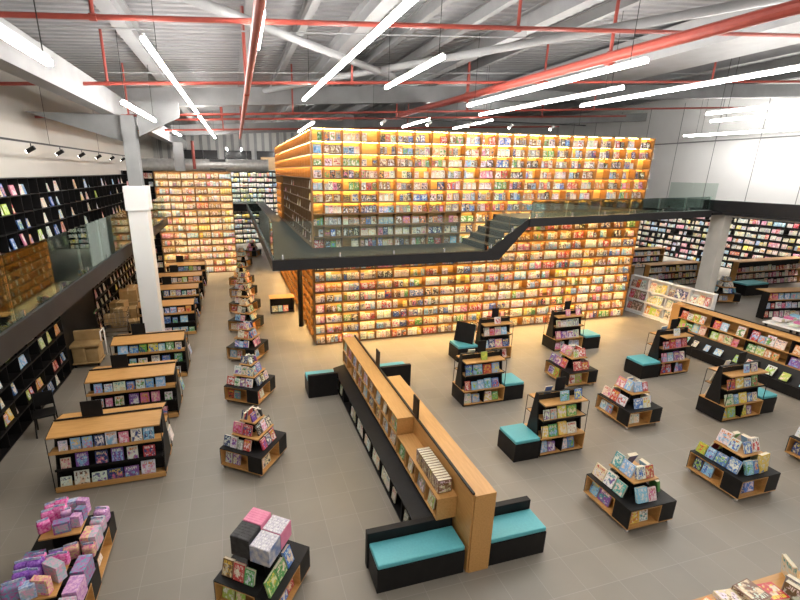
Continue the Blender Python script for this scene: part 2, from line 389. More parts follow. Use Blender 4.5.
def fill(loc, rz, xs, zs, dep, pal, y=.05, lean=.16, dens=.95, hmax=.27, skip=None, nb=(2,3,3,4), rows=None):
    """books side by side filling each cell"""
    M = T(*loc) @ RZ(rz)
    for k in (rows if rows is not None else range(len(zs)-1)):
        for i in range(len(xs)-1):
            if skip and skip(i, k): continue
            W = xs[i+1]-xs[i]-.05; n = rnd.choice(nb)
            if W < .4: n = max(1, n-1)
            hm = min(hmax, (zs[k+1]-zs[k])*.80); same = rnd.random() < .3; w0 = W/n; x = xs[i]+.025
            one = [rnd.choice(pal)] if same else pal
            h0 = hm*rnd.uniform(.78, 1)
            for q in range(n):
                w = min(w0*rnd.uniform(.80, .96), hm*.95)
                if rnd.random() < dens:
                    t = rnd.uniform(.015, .04); h = h0 if same else hm*rnd.uniform(.72, 1)
                    book_stuff(lean_mat(M, x+w0/2, y+rnd.uniform(0,.01), zs[k], lean*rnd.uniform(.9,1.05), t), w, h, t, one if same else pal)
                x += w0

# lit bookcase cube
CX0, CX1, CY0, CY1 = 2.31, 14.74, 13.28, 24.75
CUBE = ['white','cream','grey','brown','black','red','sky blue','navy','brown','orange','green','pink','grey','black','cream','white','brown','blue']
zs = [.04+.3522*k for k in range(20)]
xs = [CX0, CX0+.35] + [CX0+.35+(CX1-CX0-.35)*i/21 for i in range(1, 22)]
loc = (0, CY0, 0)
bookcase('lit_bookcase', 'amber lit full-height bookcase, the broad front face of the cube', loc, 0, xs, zs, .30, SHELFE, SHELFW, BACKW, WARM, range(19), strip_pos=lambda k: .62 if k > 11 else .10,
         strip_from=lambda k: 7.35 if 9 <= k <= 11 else CX0)
fill(loc, 0, xs, zs, .30, CUBE+PALE, y=.045, hmax=.265, dens=.96, rows=range(9), skip=lambda i, k: k == 8 and xs[i] < 6.6)
fill(loc, 0, xs, zs, .30, CUBE, y=.11, hmax=.25, dens=.95, rows=range(9, 19), skip=lambda i, k: (k in (8,) and xs[i] < 6.6) or (k == 11 and xs[i] > 8.3) or rnd.random() < .03)
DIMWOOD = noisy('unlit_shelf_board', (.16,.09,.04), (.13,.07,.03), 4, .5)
n = 20; L = CY1-CY0-.345
ys_ = [L*i/n for i in range(n+1)]
loc = (CX0-.005, CY1, 0)
# side face, facing the left wall: upper rows lit, a dark unlit recess at walkway level, lower rows lit
bookcase('lit_bookcase', 'amber lit upper shelves on the long side face of the cube', loc, -PI/2, ys_, zs[15:], .28, SHELFE, SHELFW, BACKW, WARM, range(4), .16, ut=.028, uy=-.004)
bookcase('lit_bookcase', 'amber lit lower shelves on the side of the cube under the walkway', loc, -PI/2, ys_, zs[:10], .28, SHELFE, SHELFW, BACKW, WARM, range(8), .16, ut=.028, uy=-.004)
ysd = [y for y in ys_ if y > 2.5]; zsd = [zs[9]+.03]+zs[10:15]+[zs[15]-.03]
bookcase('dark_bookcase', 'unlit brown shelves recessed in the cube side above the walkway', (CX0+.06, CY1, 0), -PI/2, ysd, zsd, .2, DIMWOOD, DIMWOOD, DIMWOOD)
bookcase('lit_bookcase', 'narrow amber lit shelves at the rear end of the cube side', loc, -PI/2, [y for y in ys_ if y < 2.4], zsd, .28, SHELFE, SHELFW, BACKW, WARM, range(5))
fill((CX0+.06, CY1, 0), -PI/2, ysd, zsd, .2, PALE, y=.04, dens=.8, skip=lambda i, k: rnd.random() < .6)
fill(loc, -PI/2, ys_, zs[:10], .28, CUBE, y=.12, dens=.9, skip=lambda i, k: k > 7 or rnd.random() < .35)
b = MB(); b.box(CX0+.34, CX1-.02, CY0+.34, CY1, .01, zs[-1]-.05); struct('wall_cube_core', b, BLACK)
b = MB(); b.box(CX1+.004, CX1+.03, CY0, CY0+.4, .02, zs[-1]); struct('wall_cube_end', b, SHELFW)
# books left on the lit cube's right-hand end ledges
el = thing('end_shelf_rack', 'narrow rack of small white ledges on the far end of the lit cube', 'rack', (CX1+.04, CY0+.05, 0))
for k in range(10, 19):
    b = MB(); b.box(0, .2, 0, .3, zs[k]-.01, zs[k]); b.build('ledge', WHITE, el)
    if k in (10,11,12,14,15,17): book_stuff(T(CX1+.15, CY0+.12, zs[k]+.001), .13, .2, .03, PALE)
b = MB(); b.box(0, .012, 0, .3, zs[10]-.02, zs[18]+.02); b.build('rack_back', WHITE, el)

# lit back-wall bookcase
zb = [.05+.389*k for k in range(15)]
xb = [-3.85+.636*i for i in range(7)]
loc = (0, 25.3, 0)
OAKB = noisy('back_wall_shelf_wood', (.36,.21,.09), (.30,.17,.07), 4, .5)
bookcase('wall_bookcase', 'tall warm-lit wooden bookcase across the rear of the low bookcase aisle', loc, 0, xb, zb, .32, SHELFE, OAKB, OAKB, WARM2, range(14), .06, st=.03)
fill(loc, 0, xb, zb, .32, ['white','cream','cream','white','cream','yellow','white','pink','grey','brown','red','sky blue'], hmax=.285, nb=(3,4,4,5), dens=1, rows=range(0,14))
xc = [-5.35+.48*i for i in range(4)]
bookcase('wall_bookcase', 'narrow black bookcase in the corner left of the warm-lit rear bookcase', loc, 0, xc, zb, .32, BLACK, BLACK, BLACK)
fill(loc, 0, xc, zb, .32, PALE, hmax=.28, dens=.6, nb=(2,3))
# far black bookcase beyond the walkway
zk = [.05+.39*k for k in range(15)]
xk = [-.05+.62*i for i in range(9)]
loc = (0, 35.6, 0)
bookcase('wall_bookcase', 'distant black bookcase with white books behind the lit cube', loc, 0, xk, zk, .3, BLACK, BLACK, BLACK, COOL, range(14), .06)
fill(loc, 0, xk, zk, .3, PALE, hmax=.29, dens=1)
# left wall black bookcases, below and above the mezzanine
LP = ['white','sky blue','cream','lime','yellow','red','orange','blue','white','pink']
zl = [.06+.40*k for k in range(8)]
xl = [1.5+.52*i for i in range(40)]
loc = (-4.72, 0, 0)
bookcase('wall_bookcase', 'black bookcase under the mezzanine along the left wall, nearer part', loc, PI/2, [x for x in xl if x < 13.3], zl, .36, BLACK, BLACK, BLACK, DIML, [6], .2)
fill(loc, PI/2, [x for x in xl if x < 13.3], zl, .36, LP, y=.06, lean=.2, dens=.62, hmax=.27, skip=lambda i, k: rnd.random() < .42)
bookcase('wall_bookcase', 'black bookcase under the mezzanine behind the boxes and trolleys', (-4.72, 2.6, 0), PI/2, [x for x in xl if x > 13.3], zl, .36, BLACK, BLACK, BLACK, DIML, [6], .2)
fill((-4.72, 2.6, 0), PI/2, [x for x in xl if x > 13.3], zl, .36, PALE, y=.06, lean=.2, dens=.8, hmax=.27)
zu = [3.27+.408*k for k in range(6)]
xu = [1.0+.56*i for i in range(43)]
loc = (-5.0, 0, 0)
bookcase('wall_bookcase', 'black bookcase above the mezzanine along the left wall', loc, PI/2, xu, zu, .36, BLACK, BLACK, BLACK)
fill(loc, PI/2, xu, zu, .36, LP, y=.06, lean=.2, dens=.55, hmax=.30, skip=lambda i, k: rnd.random() < (.25 if i < 26 else .5))
b = MB(); b.box(-5.39, -4.78, 13.0, 16.2, 0, 2.85); struct('wall_left_black_panel', b, BLACK)
# right wall bookcase under the mezzanine; shelf light strips added to brighten its books
zr = [.06+.385*k for k in range(9)]
xr = [.62*i for i in range(26)]
loc = (28.8, 30.6, 0)
bookcase('wall_bookcase', 'black bookcase full of white books along the right-hand wall', loc, -PI/2, xr, zr, .36, BLACK, BLACK, BLACK, COOL, range(8), .06, st=.045)
fill(loc, -PI/2, xr, zr, .36, ['white','white','cream','white','sky blue','cream','grey','pink','white','yellow','red'], hmax=.25, dens=.93)

# ------------------------------------------------------------------ caster display tables
def caster(p, x, y):
    b = MB(); b.box(x-.012, x+.012, y-.012, y+.012, .055, .085); o = b.build('caster', CHROME, p)
    b = MB(); b.tube((x-.014,y,.032),(x+.014,y,.032),.032,12); b.build('wheel', CHROME, o)
def display_table(label, loc, rz, kind='T', group=None):
    t = thing('display_table', label, 'display table', loc, rz, group)
    s, dp, z0, z1 = .46, .28, .085, .45
    for k in range(4):
        R = RZ(k*PI/2); b = MB(); xa, xe = -s, s-dp-.002; th = .018
        b.box(xa, xe, -s, -s+dp, z0, z0+th, 1, R); b.box(xa, xe, -s, -s+dp, z1-th, z1, 0, R)
        b.box(xa, xa+th, -s, -s+dp, z0+th, z1-th, 0, R); b.box(xe-th, xe, -s, -s+dp, z0+th, z1-th, 0, R)
        b.box(xa+th, xe-th, -s+dp-.015, -s+dp, z0+th, z1-th, 1, R)
        # wood-lined mouth of the cubby
        b.box(xa+th, xe-th, -s-.004, -s+dp-.016, z0+th, z0+th+.01, 1, R); b.box(xa+th, xe-th, -s-.004, -s+dp-.016, z1-th-.01, z1-th, 1, R)
        b.box(xa+th, xa+th+.01, -s-.004, -s+dp-.016, z0+th+.01, z1-th-.01, 1, R); b.box(xe-th-.01, xe-th, -s-.004, -s+dp-.016, z0+th+.01, z1-th-.01, 1, R)
        b.build('cubby', [BLACK, WOOD], t)
        c = R @ Vector((s-.05, -s+.05, 0)); caster(t, c.x, c.y)
    b = MB(); b.box(-.17, .17, -.17, .17, z0, z1-.001); b.build('core', BLACK, t)
    zt = .74 if kind == 'T' else .68
    b = MB()
    for k in range(2): b.box(-.2, .2, -.012, .012, z1+.002, zt-.001, 0, RZ(PI/4+k*PI/2))
    b.build('post', BLACK, t)
    q = .25 if kind == 'T' else .29
    b = MB(); b.box(-q, q, -q, q, zt, zt+.022); b.build('tier', [WOOD], t)
    if kind == 'M':
        b = MB(); b.box(-.1, .1, -.1, .1, zt+.023, .93); b.build('post', BLACK, t)
        b = MB(); b.box(-.17, .17, -.17, .17, .931, .951); b.build('tier', [WOOD], t)
    return t
def table_books(loc, rz, faces, kind, pal, where=None, group='books on the caster display tables', n_ledge=5, n_tier=3, cub=2, cols=None, n_right=9):
    """ledge, tier and cubby books on the listed sides; where None: uncounted"""
    M0 = T(*loc) @ RZ(rz); zt = .762 if kind == 'T' else .702; q = .25 if kind == 'T' else .29
    for fi, k in enumerate(faces):
        M = M0 @ RZ(k*PI/2); side = ('left face', 'right face', 'far right face', 'far left face')[fi]
        wl = (lambda s: f'{s} {side}, {where}') if where else (lambda s: None)
        row(M, -.43 if where and fi == 0 else -.23, (.30 if fi == 0 else .36) if where else .22, -.38, .452, .32, pal, wl('ledge of'), group, hmax=.25 if kind == 'T' else .205, tmin=.02, tmax=.05, gap=.012, maxn=min(n_ledge, n_right) if fi == 1 else n_ledge, cols=cols)
        row(M, -q+(.005 if where and fi == 0 else .11), q-(.01 if where else .11), -q+.03, zt, .34, pal, wl('upper tier of'), group, hmax=.25 if kind == 'T' else .21, tmin=.025, tmax=.06, gap=.008, maxn=n_tier)
        if cub and fi < 2: row(M, -.40, .14, -.40, .116, .2, pal, wl('cubby of'), group, hmax=.24, tmin=.02, tmax=.03, maxn=cub)
        if kind == 'M': row(M, -.16, .16, -.13, .953, .3, pal, wl('top tier of'), group, hmax=.18, tmin=.02, tmax=.03, maxn=2)
TT = [((6.11,4.74,0),0,'caster table nearest near benches','low black caster table nearest the pair of near teal benches',KID),
      ((8.54,4.80,0),0,'front right caster table','low black caster table with a tall yellow book on its ledge',KID),
      ((8.56,7.10,0),0,'mid right caster table','low black caster table in front of the left-benched stand of the right row',['white','cream','white','blue','red','sky blue','pink','yellow','white']),
      ((8.66,9.08,0),0,'rear right caster table','low black caster table in front of the stand nearest the lit cube',['white','sky blue','pink','cream','lime','white','purple','red'])]
for loc, rz, sh, lab, pal in TT:
    display_table(lab, loc, rz, 'T'); table_books(loc, rz, (3, 0), 'T', pal, sh, n_right=2 if 'yellow' in lab else 9); table_books(loc, rz, (1, 2), 'T', pal, None, n_ledge=4, cub=0)
# the tall yellow book on the second table
book_one(T(8.54,4.80,0) @ T(.17,-.37,.457) @ RZ(.10) @ RX(-.10), .23, .34, .06, ['yellow','lime','white'], 'standing tall at right end of front right caster table', '', 'books on the caster display tables', 'yellow')
display_table('low black caster table cut by the right edge of the photo', (10.96,4.66,0), 0, 'T')
table_books((10.96,4.66,0), 0, (3,), 'T', KID, 'caster table at right edge', n_ledge=3, n_tier=1, cub=2)
MT = [((.06,4.80,0),D(-36),'box-set caster table','low black caster table carrying the white, pink and black box sets'),
      ((.07,7.70,0),D(-36),'second aisle caster table','second low black caster table of the aisle, dark books heaped on it'),
      ((.10,10.33,0),D(-32),'third aisle caster table','third low black caster table of the aisle, beside the far teal bench'),
      ((.13,12.9,0),D(-30),None,'fourth low black caster table of the aisle, red and blue books on it'),
      ((.16,15.4,0),D(-30),None,'fifth low black caster table of the aisle, level with the front of the cube'),
      ((.18,17.6,0),D(-30),None,'sixth low black caster table of the aisle, beside the cube'),
      ((.18,19.9,0),D(-28),None,'seventh low black caster table of the aisle, beside the cube'),
      ((.15,22.1,0),D(-28),None,'eighth low black caster table of the aisle, rearmost of its row')]
for i, (loc, rz, sh, lab) in enumerate(MT):
    display_table(lab, loc, rz, 'T' if i == 0 else 'M')
    pal = [KID, DARKP+['cream','red'], ['teal','green','navy','red','cream','white','purple','blue','black'], ['pink','red','white','sky blue','navy','cream','blue'], NEU, NEU, NEU, NEU][i]
    if i == 0:
        M0 = T(*loc) @ RZ(rz)
        row(M0, -.40, .30, -.37, .452, .3, ['green','brown','red','green'], 'ledge of left face, '+sh, 'books on the caster display tables', hmax=.22, tmin=.03, tmax=.05, cols=['brown','red','green','green'])
        row(M0 @ RZ(PI/2), -.42, .34, -.37, .452, .3, ['green','blue'], 'ledge of right face, '+sh, 'books on the caster display tables', hmax=.24, tmin=.03, tmax=.05, cols=['green','green','blue','blue'])
        row(M0, -.40, .14, -.40, .116, .2, ['sky blue','lime'], 'cubby of left face, '+sh, 'books on the caster display tables', hmax=.24)
        row(M0 @ RZ(PI/2), -.40, .14, -.40, .116, .2, ['blue','red'], 'cubby of right face, '+sh, 'books on the caster display tables', hmax=.24)
    else:
        table_books(loc, rz, (0, 1), 'M', pal, sh, n_ledge=4, n_tier=3)
        table_books(loc, rz, (2, 3), 'M', pal, None, n_ledge=4, n_tier=3)

# boxed sets on the front caster table: each box a case with its books' spines
def box_set(label, M, w, d, h, case, spines):
    t = thing('boxed_set', label, 'boxed set'); t.matrix_world = M; t['group'] = 'boxed book sets on the front caster table'
    b = MB(); th = .006
    b.box(-w/2, w/2, -d/2, d/2, 0, th); b.box(-w/2, -w/2+th, -d/2, d/2, th, h); b.box(w/2-th, w/2, -d/2, d/2, th, h)
    b.box(-w/2+th, w/2-th, -d/2, -d/2+th, th, h); b.box(-w/2+th, w/2-th, d/2-th, d/2, th, h)
    b.build('case', case, t)
    k = 6; s = (w-2*th)/k
    for i in range(k):
        p = MB(); p.box(-w/2+th+i*s+.001, -w/2+th+(i+1)*s-.001, -d/2+th+.001, d/2-th-.001, th+.001, h+.006); p.build('volume', spines[i % len(spines)], t)
M0 = T(.06,4.80,.765) @ RZ(D(-36))
whiteset = noisy('white_set_spines', (.70,.68,.66), (.35,.33,.42), 26, .4, stretch=(1,3,1)); blackset = noisy('black_set_case', (.012,.011,.012), (.035,.034,.035), 14, .4, spec=.3)
pinkset = noisy('pink_set', (.62,.16,.28), (.68,.22,.34), 8, .4); mixcase = noisy('painted_set_case', (.55,.50,.45), (.10,.16,.34), 9, .35)
b = display_table
box_set('black box set with silver print, topmost left on the front caster table', M0 @ T(-.145,-.14,0) @ RZ(PI/2), .27, .28, .29, blackset, [blackset])
box_set('pink box set behind the black one on the front caster table', M0 @ T(-.145,.13,0) @ RZ(PI/2), .25, .28, .29, pinkset, [pinkset])
box_set('white box set with dotted spines, nearest on the front caster table', M0 @ T(.145,-.14,0) @ RZ(PI/2), .28, .28, .24, mixcase, [whiteset])
box_set('white box set behind the nearest one on the front caster table', M0 @ T(.145,.145,0) @ RZ(PI/2), .27, .28, .24, pinkset, [whiteset])

# ------------------------------------------------------------------ toy tables, bottom left
display_table('caster table heaped with pink toy packs, the rear one of two', (-2.57,5.88,0), 0, 'T')
display_table('caster table heaped with purple toy packs, the nearer one of two', (-2.55,4.92,0), 0, 'T')
def toymat(nm, c1, c2, sc=18):
    if nm not in TOYP:
        TOYP[nm] = noisy('toy_pack_'+nm.replace(' ','_'), c1, c2, 30, .16)
    return TOYP[nm]
TC = {'hot pink':((.60,.03,.25),(.75,.30,.50)),'purple':((.13,.03,.30),(.36,.16,.55)),'pastel patterned':((.70,.32,.46),(.25,.45,.45)),
      'yellow and pink':((.70,.58,.25),(.62,.12,.30)),'white and blue':((.65,.65,.68),(.20,.30,.55)),'multicoloured':((.40,.08,.28),(.10,.30,.40)),'lilac':((.40,.18,.45),(.70,.42,.58))}
def toy(cname, M, w, d, h, label, soft=True):
    w, d, h = w*1.18, d*1.12, h*1.12
    b = MB(); b.box(-w/2, w/2, -d/2, d/2, 0, h)
    t = thing('toy_package', label, 'toy package', group='toy packages on the two caster tables'); t.matrix_world = M
    if soft:
        n = 4
        o = b.build('pouch', toymat(cname, *TC[cname]), t, smooth=True)
        o.modifiers.new('s', 'SUBSURF').levels = 2; o.modifiers['s'].render_levels = 2; o.modifiers['s'].subdivision_type = 'SIMPLE'
        bv = o.modifiers.new('b', 'BEVEL'); bv.width = min(w,d,h)*.28; bv.segments = 3
        sm = MB(); sm.box(-w*.42, w*.42, -.004, .004, h-.004, h+.03); sm.build('header_strip', toymat('white and blue', *TC['white and blue']), t)
    else:
        b.build('carton', toymat(cname, *TC[cname]), t, bevel=.004)
        sm = MB(); sm.box(-w*.38, w*.38, -d/2-.002, -d/2+.001, h*.2, h*.8); sm.build('window_panel', toymat('pastel patterned', *TC['pastel patterned']), t)
def tp(cx, cy, x, y, z, yaw, tilt=0): return T(cx+x, cy+y, z) @ RZ(D(yaw)) @ RX(D(tilt))
A_, B_ = (-2.57,5.88), (-2.55,4.92)
k = 0
for (c, cen, x, y, z, yaw, w, d, h, soft, lab) in [
    ('hot pink',A_,-.20,.16,.766,20,.14,.10,.20,1,'hot pink toy pouch at the back left of the upper tier, rear toy table'),
    ('hot pink',A_,-.08,.19,.766,5,.14,.10,.22,1,'hot pink toy pouch at the back middle of the upper tier, rear toy table'),
    ('hot pink',A_,-.20,.03,.766,15,.14,.10,.19,1,'hot pink toy pouch at the left edge of the upper tier, rear toy table'),
    ('hot pink',A_,-.06,.06,.766,0,.14,.10,.21,1,'hot pink toy pouch in the middle of the upper tier, rear toy table'),
    ('white and blue',A_,.06,.20,.766,10,.12,.07,.18,0,'white and blue toy carton on the upper tier beside the hot pink pouches'),
    ('lilac',A_,.19,.17,.766,-20,.13,.07,.19,0,'lilac toy carton at the back right of the upper tier, rear toy table'),
    ('multicoloured',A_,.02,-.16,.766,8,.17,.09,.15,0,'square multicoloured carton at the front of the upper tier, rear toy table'),
    ('lilac',A_,.18,-.10,.766,-8,.10,.08,.16,0,'lilac toy carton at the right front of the upper tier, rear toy table'),
    ('lilac',A_,.36,.28,.454,-12,.16,.14,.20,1,'lilac toy pouch at the back right corner ledge, rear toy table'),
    ('pastel patterned',A_,.36,.08,.454,-8,.16,.14,.20,1,'pastel toy pouch on the right ledge behind the green cartons'),
    ('yellow and pink',A_,.30,-.18,.454,-6,.09,.20,.22,0,'tall yellow and pink carton on the right ledge, rear toy table'),
    ('pastel patterned',A_,.40,-.19,.454,-6,.08,.20,.22,0,'tall pastel carton at the outer right ledge, rear toy table'),
    ('yellow and pink',A_,.14,-.33,.454,12,.16,.12,.18,1,'rounded yellow and pink pouch on the front ledge, rear toy table'),
    ('multicoloured',A_,-.30,-.32,.454,0,.20,.12,.14,0,'low multicoloured carton on the front left ledge, rear toy table'),
    ('purple',B_,-.20,.15,.766,12,.15,.11,.18,1,'purple toy pouch at the back left of the upper tier, nearer toy table'),
    ('purple',B_,-.06,.12,.766,-4,.15,.11,.20,1,'purple toy pouch in the middle of the upper tier, nearer toy table'),
    ('purple',B_,-.16,.0,.766,6,.15,.11,.18,1,'purple toy pouch at the left of the upper tier, nearer toy table'),
    ('hot pink',B_,.08,.21,.766,5,.12,.07,.13,1,'small hot pink pouch at the back of the upper tier, nearer toy table'),
    ('hot pink',B_,.20,.21,.766,-5,.11,.07,.14,1,'small hot pink pouch at the back right of the upper tier, nearer toy table'),
    ('pastel patterned',B_,.17,.02,.766,-35,.20,.10,.20,0,'pastel patterned carton standing askew on the upper tier, nearer toy table'),
    ('yellow and pink',B_,.10,-.17,.766,-18,.17,.07,.19,0,'cream and pink carton at the front of the upper tier, nearer toy table'),
    ('multicoloured',B_,-.18,-.16,.766,10,.20,.12,.19,1,'large multicoloured pouch at the front left of the upper tier'),
    ('multicoloured',B_,.372,.22,.454,-6,.14,.24,.23,0,'tall multicoloured carton on the right ledge, nearer toy table'),
    ('lilac',B_,.372,-.08,.454,-5,.14,.22,.23,0,'tall lilac carton on the right ledge, nearer toy table'),
    ('lilac',A_,.02,.02,.766,15,.11,.09,.17,1,'lilac toy pouch in the middle of the upper tier, rear toy table'),
    ('hot pink',A_,-.22,-.10,.766,25,.13,.10,.15,1,'hot pink toy pouch at the front left of the upper tier, rear toy table'),
    ('multicoloured',A_,.20,.02,.766,-15,.10,.08,.17,0,'small multicoloured carton at the right edge of the upper tier, rear toy table'),
    ('purple',A_,-.02,-.37,.454,5,.16,.10,.17,1,'purple toy pouch on the front ledge, rear toy table'),
    ('yellow and pink',A_,.36,-.36,.454,0,.13,.12,.17,1,'small yellow and pink pouch at the front right ledge corner, rear toy table'),
    ('hot pink',B_,-.06,.24,.766,0,.12,.06,.16,1,'hot pink pouch behind the purple ones, nearer toy table'),
    ('purple',B_,-.05,.01,.766,-10,.13,.10,.16,1,'purple toy pouch next to the askew carton, nearer toy table'),
    ('white and blue',B_,-.03,-.19,.766,15,.13,.09,.17,0,'white and blue carton at the front of the upper tier, nearer toy table'),
    ('multicoloured',B_,-.36,.10,.454,10,.15,.22,.20,0,'multicoloured carton on the left ledge, nearer toy table'),
    ('pastel patterned',B_,.35,-.34,.454,-6,.16,.18,.22,0,'pastel carton at the front right ledge corner, nearer toy table'),
    ('white and blue',B_,.10,-.35,.454,5,.18,.12,.18,1,'white and blue pouch on the front ledge, nearer toy table')]:
    toy(c, tp(*cen, x, y, z, yaw), w, d, h, lab, soft)
row(T(-2.57,5.88,0) @ RZ(PI/2), -.40, .14, -.40, .116, .2, ['pink','white','sky blue'], 'cubby of right side, rear toy table', 'books in the toy tables', hmax=.24, maxn=3)
row(T(-2.55,4.92,0) @ RZ(PI/2), -.40, .14, -.40, .116, .2, ['pink','purple','red'], 'cubby of right side, nearer toy table', 'books in the toy tables', hmax=.24, maxn=2)

# ------------------------------------------------------------------ tiered stands with benches
def bench(label, x0, x1, y0, y1, back=None, h=.39, group=None):
    t = thing('upholstered_bench', label, 'bench', ((x0+x1)/2, (y0+y1)/2, 0))
    cx, cy = (x1-x0)/2, (y1-y0)/2
    b = MB(); b.box(-cx, cx, -cy, cy, 0, h); b.build('base', BLACK, t, bevel=.004)
    b = MB(); b.box(-cx+.004, cx-.004, -cy+.004, cy-.004, h+.002, h+.075); b.build('cushion', TEAL, t, bevel=.02, seg=4)
    if back:
        ya, yb = (cy+.002, cy+.10) if back > 0 else (-cy-.10, -cy-.002)
        b = MB(); b.box(-cx-.02*(label.count('left') > 0), cx, ya, yb, 0, .615); b.build('backrest', BLACK, t, bevel=.006)
    return t
def stand(label, x0, y0, L, sh, pal, ind=True, rear=True, sign=True):
    """two-sided tiered stand: front at y0, length L, spine in the middle"""
    W = .60; t = thing('tiered_stand', label, 'book stand', (x0+L/2, y0+W/2, 0)); l = L/2; h = W/2
    b = MB(); th = .02
    b.box(-l, l, -h, h, .03, .05, 0); b.box(-l, l, -h, h, .40, .42, 1)
    b.box(-l, -l+.02, -h, h, .051, .399, 0); b.box(l-.02, l, -h, h, .051, .399, 1)
    b.box(-l+.021, l-.021, -.01, .01, .051, .399, 1); b.box(-.012, .012, -h+.01, -.011, .051, .399, 0)
    b.box(-l+.021, l-.021, -h, -.011, .051, .066, 1)
    b.build('base', [BLACK, WOOD], t)
    b = MB(); b.prism([(-h*.55,.421),(h*.55,.421),(.035,1.28),(-.035,1.28)][::-1], -l-.004, -l+.03, M=Matrix(((0,0,1,0),(1,0,0,0),(0,1,0,0),(0,0,0,1)))); b.build('end_frame', BLACKM, t)
    b = MB(); b.prism([(-h*.55,.421),(h*.55,.421),(.035,1.28),(-.035,1.28)][::-1], l-.03, l+.004, M=Matrix(((0,0,1,0),(1,0,0,0),(0,1,0,0),(0,0,0,1)))); b.build('end_frame', BLACKM, t)
    b = MB(); b.box(-l+.031, l-.031, -.012, .012, .422, 1.25); b.build('spine', BLACK, t)
    for s in (-1, 1):
        for z, d, m in ((.78, .26, 0), (1.12, .255, 1)):
            b = MB(); ya, yb = sorted((s*.014, s*d)); b.box(-l+.032, l-.032, ya, yb, z, z+.022, 0); e = sorted((s*d, s*(d+.006)))
            b.box(-l+.032, l-.032, e[0], e[1], z-.004, z+.03 if z < 1 else z+.022, 1)
            b.build('shelf', [WOOD, EDGE if z > 1 else BLACKM], t)
    b = MB(); b.box(-l, l, -.03, .03, 1.281, 1.30); b.build('top_rail', BLACKM, t)
    for sx in (-1, 1):
        for s in (-1, 1):
            b = MB(); x = sx*(l-.008); r = .007
            b.tube((x, s*.285, .425), (x, s*.27, 1.12), r, 6); b.tube((x, s*.27, 1.12), (x, s*.05, 1.14), r, 6); b.tube((x, s*.278, .80), (x, s*.12, .80), r, 6)
            b.build('wire_frame', BLACKM, t)
    if sign:
        b = MB(); b.box(-.11, .11, -.010, .010, 1.302, 1.58); b.build('sign_board', BLACK, t)
    M = T(x0+L/2, y0+h, 0); g = 'books on the tiered stands'
    wl = (lambda s: f'{s}, {sh}') if ind else (lambda s: None)
    row(M, -l+.05, l-.05, -.275, .424, .30, pal, wl('lower row'), g, hmax=.27, tmin=.015, tmax=.03, maxn=6)
    row(M, -l+.05, l-.05, -.235, .804, .25, pal, wl('middle row'), g, hmax=.25, tmin=.015, tmax=.03, maxn=6)
    row(M, -l+.06, -.03, -.26, .068, .25, pal, wl('base cubby'), g, hmax=.25, maxn=2)
    row(M, .03, l-.06, -.26, .068, .25, pal, wl('right base cubby'), g, hmax=.25, maxn=2)
    row(M, -l+.36+rnd.uniform(0,.15), l-.04, -.19, 1.144, .22, pal, wl('top shelf'), g, hmax=.21, gap=.22, maxn=2, tmin=.02, tmax=.03)
    if rear:
        MR = M @ RZ(PI); row(MR, l-.30, l-.04, -.235, .804, .25, pal, None, hmax=.24, maxn=1); row(MR, l-.3, l-.04, -.275, .424, .25, pal, None, hmax=.24, maxn=1)
        row(MR, l-.45, l-.04, -.18, 1.144, .25, pal, None, hmax=.2, maxn=1)
    return t
stand('tiered stand with its teal bench on the left, nearest the long central bookcase', 5.58, 6.31, 1.05, 'front stand of middle row', ['sky blue','white','cream','yellow','blue','green','sky blue','purple','white'])
bench('square teal bench at the left end of the front middle stand', 5.00, 5.565, 6.31, 6.89)
stand('tiered stand with its teal bench on the right, second of the middle row', 5.06, 8.47, 1.12, 'second stand of middle row', ['orange','blue','yellow','white','red','green','sky blue','lime'])
bench('square teal bench at the right end of the second middle stand', 6.20, 6.76, 8.50, 9.06)
stand('tiered stand before the lit cube, rear of the middle row', 6.92, 10.74, 1.0, 'rear stand of middle row', ['navy','red','white','sky blue','pink','blue','cream'], False)
bench('low black bench at the left end of the rear middle stand', 6.2, 6.86, 10.9, 11.5, h=.42)
stand('tiered stand with white books, nearest the lit cube on the right', 9.58, 10.85, 1.06, 'stand nearest lit cube', ['white','pink','white','sky blue','purple','cream'], False)
bench('square teal bench beside the stand nearest the lit cube', 10.68, 11.26, 10.78, 11.36)
stand('tiered stand with its teal bench on the left, rear of the right row', 11.26, 8.59, 1.03, 'rear stand of right row', ['pink','sky blue','red','white','purple','blue','orange'])
bench('square teal bench at the left end of the rear right-row stand', 10.62, 11.245, 8.60, 9.18)
stand('tiered stand with its teal bench on the right, front of the right row', 10.48, 6.34, 1.2, 'front stand of right row', ['lime','sky blue','blue','red','purple','white','green','yellow'])
bench('square teal bench at the right end of the front right-row stand', 11.70, 12.24, 6.40, 6.96)
# tilted dark display panel on the low bench
t = thing('tilted_panel', 'black panel with teal edge propped on the low black bench', 'panel', (6.5,11.2,.498), -.9)
b = MB(); b.box(-.30, .30, 0, .03, .012, .62, 0, RX(-.25)); b.build('board', BLACK, t)
b = MB(); b.box(-.30, .30, .031, .06, .022, .60, 0, RX(-.25)); b.build('backing', TEAL, t)

# ------------------------------------------------------------------ long central bookcase with benches
t = thing('long_bookcase', 'long central wooden bookcase with a black sloping base between the teal benches', 'bookcase', (2.28,4.3,0))
b = MB(); b.box(.60, .92, 0, 3.7, 0, 1.32); b.build('end_block', WOODY, t, bevel=.003)
b = MB(); b.box(.575, .598, .02, 6.2, 0, 1.31); b.build('spine', WOODY, t)
b = MB(); b.box(.60, .63, 3.72, 6.2, .0, 1.31); b.build('spine', WOODY, t)
b = MB(); b.box(.57, .605, .03, 6.2, 1.322, 1.35); b.build('top_rail', BLACKM, t)
